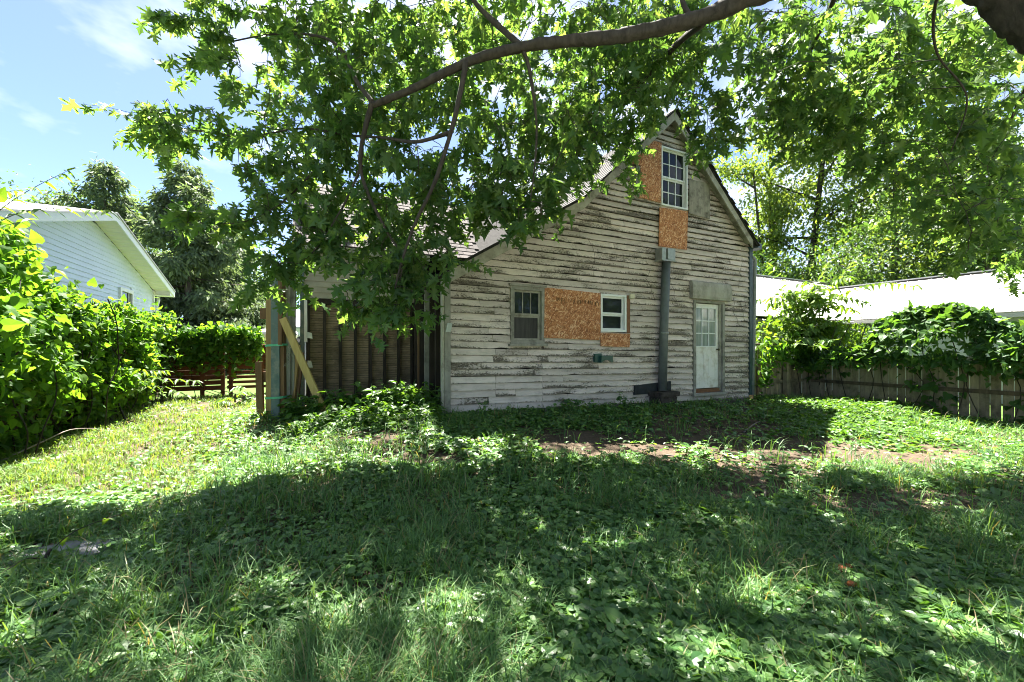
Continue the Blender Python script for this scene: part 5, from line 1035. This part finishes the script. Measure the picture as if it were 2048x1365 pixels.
for i, (px, py, tx) in enumerate(wl):
    p = onG(px, py, .22); hgt = rnd.uniform(.40, .66) if i < 10 else rnd.uniform(.24, .4)
    weedplant('leafy weed ' + tx, p.x, p.y, hgt, 110 if i < 10 else 80, .14 if i < 10 else .085, 200 + i, 'weed' if i < 15 else 'clover', 'leafy weeds by the lathed wall' if i < 15 else 'leafy weeds along the house front')

# ------------------------------------------------------------------ ground cover
BARE = [(840, 921, 85, 15, 1.0), (1165, 899, 110, 17, 1.0), (1400, 855, 150, 28, .9), (1290, 880, 190, 22, .85), (1700, 905, 270, 30, .98), (1850, 1012, 200, 30, .95), (1510, 985, 90, 28, .97), (1590, 935, 150, 24, .85), (270, 1275, 60, 20, .6), (1420, 1095, 60, 14, .5), (1560, 860, 60, 14, .4), (130, 1115, 75, 16, .9)]
def bare(x, y):
    px, py, D = proj(x, y, gz(x, y)); b = np.zeros(len(x)); w = 26 * (vn(x, y, .35, 21) - .5) * 2
    for cx_, cy_, rx_, ry_, s_ in BARE: b = np.maximum(b, s_ * sstep(1.5, .8, np.hypot((px - cx_ + w * 1.5) / rx_, (py - cy_ + w * .3) / ry_)))
    return b
def inhouse(x, y): return ((x > XL - .05) & (x < XR + .1) & (y > F - .02)) | ((x > WX0 - .1) & (x < XL + .1) & (y > WY - .05)) | (x < LX - .05) | (x > FX + .1) | (y > SY - .05)
def field(n, dens, seed, Dmin=1.35, Dmax=15):
    """points over the yard, thinning with distance"""
    g = np.random.default_rng(seed); D = Dmin * (Dmax / Dmin) ** g.random(n); u = g.uniform(-1.36, 1.36, n) * np.where(D < 2, 1.1, 1); x = D * (u * cR + sR); y = D * (-u * sR + cR)
    k = ~inhouse(x, y) & (g.random(n) > bare(x, y) * dens) & (y > .2); return x[k], y[k], D[k], g
# broad little leaves in threes
x, y, D, g = field(84000, .93, 81, 1.4, 13)
pat = vn(x, y, .55, 31) * .6 + vn(x, y, 1.7, 33) * .6; lawn = sstep(-.6, -1.6, x) * sstep(4.5, 6.0, y)
k = g.random(len(x)) < np.clip((pat - .26) * 3.2, .30, 1) * (1 - .90 * lawn); x, y, D = x[k], y[k], D[k]; n = len(x)
h = g.uniform(.02, .09, n) * (0.8 + .5 * vn(x, y, .6, 5)) * (1 - .4 * lawn[k]); ls = g.uniform(.026, .052, n) * (.65 + .85 * vn(x, y, .4, 77)) * np.interp(D, [1, 3, 7, 13], [1.0, 1.05, 1.35, 1.9]); a0 = g.uniform(0, 6.28, n); tl = g.normal(size=(n, 2)) * .38; P, D_, N_, S_ = [], [], [], []
for j in range(3):
    a = a0 + j * 2.094 + g.normal(size=n) * .2; d = np.stack([np.cos(a), np.sin(a), g.uniform(-.35, .45, n)], 1)
    P.append(np.stack([x, y, gz(x, y) + h], 1)); D_.append(d); N_.append(np.stack([tl[:, 0] + g.normal(size=n) * .2, tl[:, 1] + g.normal(size=n) * .2, np.ones(n)], 1)); S_.append(ls * g.uniform(.75, 1.15, n))
V, Fc = scatter(DIAM if False else (curl(fan(both([(0, 0), (.28, .20), (.37, .55), (.2, .88), (0, 1.0)]), (0, .45))[0], .2, .2), fan(both([(0, 0), (.28, .20), (.37, .55), (.2, .88), (0, 1.0)]), (0, .45))[1]), np.concatenate(P), np.concatenate(D_), np.concatenate(N_), np.concatenate(S_))
tag(link('ground_cover', tri_mesh('ground_cover', V, Fc), M['clover']), 'low carpet of small leafy weeds over the yard', 'ground cover', None, 'stuff')
# rounder heart-shaped leaves in drifts
x, y, D, g = field(9000, .95, 85, 1.4, 8); k = (vn(x, y, .6, 61) > .56) & (g.random(len(x)) < .8); x, y, D = x[k], y[k], D[k]; n = len(x); a = g.uniform(0, 6.28, n)
V, Fc = scatter(HEART, np.stack([x, y, gz(x, y) + g.uniform(.03, .12, n)], 1), np.stack([np.cos(a), np.sin(a), g.uniform(-.5, .3, n)], 1), norm(g.normal(size=(n, 3)) * .4 + np.array([0, 0, 1.0])), g.uniform(.028, .060, n) * np.interp(D, [1, 4, 8], [1, 1.1, 1.4]))
tag(link('violet_leaves', tri_mesh('violet_leaves', V, Fc), M['dandel']), 'drifts of rounder heart shaped leaves among the grass', 'ground cover', None, 'stuff')
# grass blades in tufts
x, y, D, g = field(18000, .93, 82, 1.3, 14.8)
pat = vn(x, y, .8, 41); lawn = sstep(-.4, -1.4, x) * sstep(4.0, 5.5, y); k = g.random(len(x)) < np.clip((pat - .18) * 2.0, .30, 1) + lawn; x, y, D, lawn = x[k], y[k], D[k], lawn[k]
nb_ = np.where(lawn > .5, 9, 6) + np.where(vn(x, y, .45, 44) > .62, 7, 0); rep = np.repeat(np.arange(len(x)), nb_); m = len(rep); tall = (.75 + .7 * vn(x, y, .5, 47))[rep] * np.where(lawn[rep] > .5, .62, 1.0)
sp_ = np.interp(D[rep], [1, 4, 14], [.025, .05, .11]); az = g.uniform(0, 6.28, m); bx = x[rep] + g.normal(size=m) * sp_; by = y[rep] + g.normal(size=m) * sp_; bz = gz(bx, by) - .005
Lb = g.uniform(.08, .27, m) * tall; le = g.uniform(.35, 1.15, m); wd = g.uniform(.0017, .0035, m) * np.interp(D[rep], [1, 3, 8, 14], [1.0, 1.15, 2.0, 3.0]); dx, dy = np.cos(az), np.sin(az); sx, sy = -dy, dx
V = np.zeros((m, 7, 3)); hs = [0, .42, .78, 1.0]; out_ = [0, .18, .5, 1.0]
for j, (hh, oo) in enumerate(zip(hs, out_)):
    r = Lb * le * oo * .85; zz = Lb * (hh - .42 * le * hh * hh * 1.1); ww = wd * (1, .95, .65, 0)[j]
    for s_, c in ((1, 2 * j), (-1, 2 * j + 1)):
        if j == 3 and s_ == -1: continue
        V[:, c, 0] = bx + dx * r + sx * ww * s_; V[:, c, 1] = by + dy * r + sy * ww * s_; V[:, c, 2] = bz + zz
tf = np.array([(0, 1, 3), (0, 3, 2), (2, 3, 5), (2, 5, 4), (4, 5, 6)])
for sel, nm, mt, lb in ((lawn[rep] <= .5, 'grass', 'grassm', 'long green grass growing over the yard'), (lawn[rep] > .5, 'lawn_grass', 'lawn', 'short yellow green lawn grass in the sun at left')):
    Vs = V[sel]; Fc = tf[None] + (np.arange(len(Vs)) * 7)[:, None, None]
    tag(link(nm, tri_mesh(nm, Vs.reshape(-1, 3), Fc.reshape(-1, 3)), M[mt]), lb, 'grass', None, 'stuff')
# knee-high weeds under the lathed wall and along the house front
for nm, n, lo, hi_, mt, ls, lb in (('weed_patch', 900, (570, 880, 838, 868), .50, 'weed', .10, 'knee high leafy weeds between the posts and the house corner'), ('weed_strip', 900, (880, 1300, 828, 862), .24, 'clover', .07, 'low dark leafy weeds along the foot of the clapboards')):
    g = np.random.default_rng(n + int(hi_ * 100)); px = g.uniform(lo[0], lo[1], n); py = g.uniform(lo[2], lo[3], n); Q = np.array([tuple(onG(a, b, .2)) for a, b in zip(px, py)]); k = ~inhouse(Q[:, 0], Q[:, 1]); Q = Q[k]; n = len(Q)
    h = g.uniform(.08, 1, n) * hi_ * (.35 + 1.0 * vn(Q[:, 0], Q[:, 1], .4, 55)) * np.interp(py[k], [lo[2], lo[3]], [1, .45]); P, D_, N_, S_ = [], [], [], []
    for j in range(5):
        a = g.uniform(0, 6.28, n); P.append(np.stack([Q[:, 0] + g.normal(size=n) * .03, Q[:, 1] + g.normal(size=n) * .03, gz(Q[:, 0], Q[:, 1]) + h * g.uniform(.35, 1.05, n)], 1)); D_.append(np.stack([np.cos(a), np.sin(a), g.uniform(-.6, .4, n)], 1)); N_.append(norm(g.normal(size=(n, 3)) * .4 + np.array([0, 0, 1.0]))); S_.append(ls * np.clip(np.exp(g.normal(size=n) * .3), .5, 1.7))
    V2, Fc = scatter(OVATE, np.concatenate(P), np.concatenate(D_), np.concatenate(N_), np.concatenate(S_))
    tag(link(nm, tri_mesh(nm, V2, Fc), M[mt]), lb, 'weeds', None, 'stuff')
# taller lit weeds against the right fence
g = np.random.default_rng(83); n = 2600; px = g.normal(1725, 110, n); py = g.normal(838, 22, n) + (px - 1700) * .06; k = (px > 1500) & (px < 2120) & (py > 800) & (py < 900); px, py = px[k], py[k]; Q = np.array([tuple(onG(a, b)) for a, b in zip(px, py)]); k = Q[:, 0] < FX - .06; Q = Q[k]; n = len(Q)
h = g.uniform(.04, .25, n) * np.exp(-((Q[:, 1] - 4.6) / 1.4) ** 2); P, D_, N_, S_ = [], [], [], []
for j in range(4):
    a = g.uniform(0, 6.28, n); P.append(np.stack([Q[:, 0], Q[:, 1], gz(Q[:, 0], Q[:, 1]) + h * g.uniform(.6, 1.05, n)], 1)); D_.append(np.stack([np.cos(a), np.sin(a), g.uniform(-.5, .4, n)], 1)); N_.append(norm(g.normal(size=(n, 3)) * .35 + np.array([0, 0, 1.0]))); S_.append(g.uniform(.06, .12, n))
V, Fc = scatter(OVATE, np.concatenate(P), np.concatenate(D_), np.concatenate(N_), np.concatenate(S_))
tag(link('weed_bank', tri_mesh('weed_bank', V, Fc), M['weed']), 'sunlit bank of taller weeds along the foot of the right fence', 'weeds', None, 'stuff')
# dandelion rosettes
pr = [(930, 1290, 'lower middle'), (700, 1280, 'left of the lower middle'), (1010, 1300, 'bottom centre'), (1150, 1115, 'mid centre'), (840, 1050, 'mid left'), (1730, 1140, 'right of the orange bits'), (1560, 950, 'on the bare soil right'), (1280, 1310, 'bottom right of centre'), (520, 1250, 'lower left'), (1880, 1200, 'lower right'), (1480, 1330, 'bottom right'), (430, 1080, 'left in the grass'), (1990, 1000, 'at the right edge'), (1060, 1010, 'by the lit patch')]
for i, (px, py, tx) in enumerate(pr):
    p = onG(px, py); g = np.random.default_rng(300 + i); n = 9; z0 = float(gz(p.x, p.y)); T_ = thing('broadleaf_rosette', 'toothed broadleaf rosette, ' + tx, 'weed', (p.x, p.y, z0), 'broadleaf rosettes in the grass')
    a = np.arange(n) * 2.4 + g.normal(size=n) * .2; d = np.stack([np.cos(a), np.sin(a), g.uniform(.3, 1.2, n)], 1)
    leaf_parts(T_, 'leaf', DANDEL, M['dandel'], np.tile([p.x, p.y, z0 + .01], (n, 1)), d, np.tile([0, 0, 1.0], (n, 1)) + g.normal(size=(n, 3)) * .2, g.uniform(.13, .22, n))
# dead leaves and litter
x, y, D, g = field(2600, 0, 84, 1.5, 9); b = bare(x, y); k = g.random(len(x)) < .12 + .75 * b; x, y = x[k], y[k]; n = len(x); a = g.uniform(0, 6.28, n)
V, Fc = scatter(OVATE, np.stack([x, y, gz(x, y) + .012 + .03 * g.random(n)], 1), np.stack([np.cos(a), np.sin(a), g.normal(size=n) * .2], 1), norm(g.normal(size=(n, 3)) * .3 + np.array([0, 0, 1.0])), g.uniform(.025, .065, n))
tag(link('dead_leaves', tri_mesh('dead_leaves', V, Fc), M['dry']), 'dry brown leaves scattered on the bare soil', 'leaf litter', None, 'stuff')
# fallen sticks
M['stick'] = wood('bleached_stick', (0.14, 0.11, 0.085), (0.28, 0.24, 0.20), (1, 1, 1), 12)
for px0, py0, px1, py1, r0, lb, up in ((0, 922, 190, 872, .012, 'long thin dead branch leaning out of the vine hedge', .25), (1488, 872, 1530, 853, .016, 'pale stick lying before the short fence', .03), (1530, 975, 1542, 1000, .014, 'short stick upright in the bare soil', .02), (1330, 918, 1425, 935, .010, 'thin stick on the bare soil below the door', .03), (1740, 1222, 1770, 1232, .018, 'short grey stick in the lower right grass', .04), (335, 1106, 362, 1102, .016, 'pale grey stick in the left grass', .04), (490, 1116, 520, 1112, .014, 'short pale stick left of the picture middle', .04)):
    a = onG(px0, py0, .05); b = onG(px1, py1, .05); a.z = float(gz(a.x, a.y)) + .03; b.z = float(gz(b.x, b.y)) + .03 + up * .5
    m1 = a.lerp(b, .35) + Vector((.02, .03, up * .3)); m2 = a.lerp(b, .7) + Vector((-.02, .02, up * .4)); tb = MB(); tb.tube(smooth_path([a, m1, m2, b], 4), [r0 * (1 - .05 * i) for i in range(13)], 6)
    o = tb.obj('fallen_branch', M['stick'], None, True); tag(o, lb, 'stick', 'sticks on the ground')
# concrete slab, orange lumps, white scrap, flower pot
p = onG(95, 1118); sb = MB(); pts = [(-.34, -.14), (-.1, -.22), (.30, -.12), (.36, .1), (.05, .2), (-.3, .12)]; sb.v = [(p.x + a, p.y + b, z) for z in (-.05, .03) for a, b in pts]; sb.f = [tuple(range(5, -1, -1)), tuple(range(6, 12))] + [(i, (i + 1) % 6, 6 + (i + 1) % 6, 6 + i) for i in range(6)]
tag(sb.obj('concrete_slab', plain('grey_concrete', (0.20, 0.20, 0.21), 0.9, 0.15, 0.25, 9, 0.4)), 'flat grey concrete slab sunk in the grass at left', 'slab')
M['orange'] = plain('orange_flesh', (0.34, 0.10, 0.028), 0.6, 0.3, 0.25, 30, 0.2)
for i, (px, py, s_, lb) in enumerate(((1684, 1137, .026, 'larger orange lump left of the pair in the grass'), (1697, 1131, .021, 'smaller orange lump right of the pair in the grass'), (1703, 1168, .024, 'flattened orange piece below the pair'), (1671, 1113, .018, 'tiny orange crumb above the pair'), (1270, 1235, .015, 'tiny orange crumb near the bottom middle'))):
    p = onG(px, py, .08); mb = MB(); r = random.Random(i); rings = 6; sg = 9
    mb.tube([(p.x, p.y, p.z - .02 + s_ * 1.5 * t_) for t_ in (0, .15, .5, .85, 1.0)], [s_ * .35, s_ * .8, s_, s_ * .75, s_ * .2], 10); mb.v = [(a + r.uniform(-.1, .1) * s_, b + r.uniform(-.1, .1) * s_, c + r.uniform(-.1, .1) * s_) for a, b, c in mb.v]
    tag(mb.obj('orange_lump', M['orange'], None, True), lb, 'orange lump', 'orange lumps in the grass')
p = onG(1097, 850, .2); mb = MB(); mb.hexa([(p.x - .04, p.y, p.z), (p.x + .03, p.y, p.z), (p.x + .04, p.y + .03, p.z), (p.x - .03, p.y + .04, p.z), (p.x - .03, p.y + .02, p.z + .09), (p.x + .02, p.y + .01, p.z + .11), (p.x + .03, p.y + .02, p.z + .10), (p.x - .02, p.y + .03, p.z + .08)])
tag(mb.obj('paper_scrap', M['white']), 'crumpled white scrap in the weeds before the house', 'scrap')
p = onG(497, 848, .1); mb = MB(); mb.tube([(p.x, p.y, p.z - .02), (p.x, p.y, p.z + .10), (p.x, p.y, p.z + .13), (p.x, p.y, p.z + .131), (p.x, p.y, p.z + .06)], [.055, .075, .082, .068, .06], 16)
tag(mb.obj('clay_pot', plain('dusty_clay', (0.22, 0.13, 0.09), 0.9, 0.1, 0.2, 12), None, True), 'small clay pot in the grass by the short stake', 'pot')
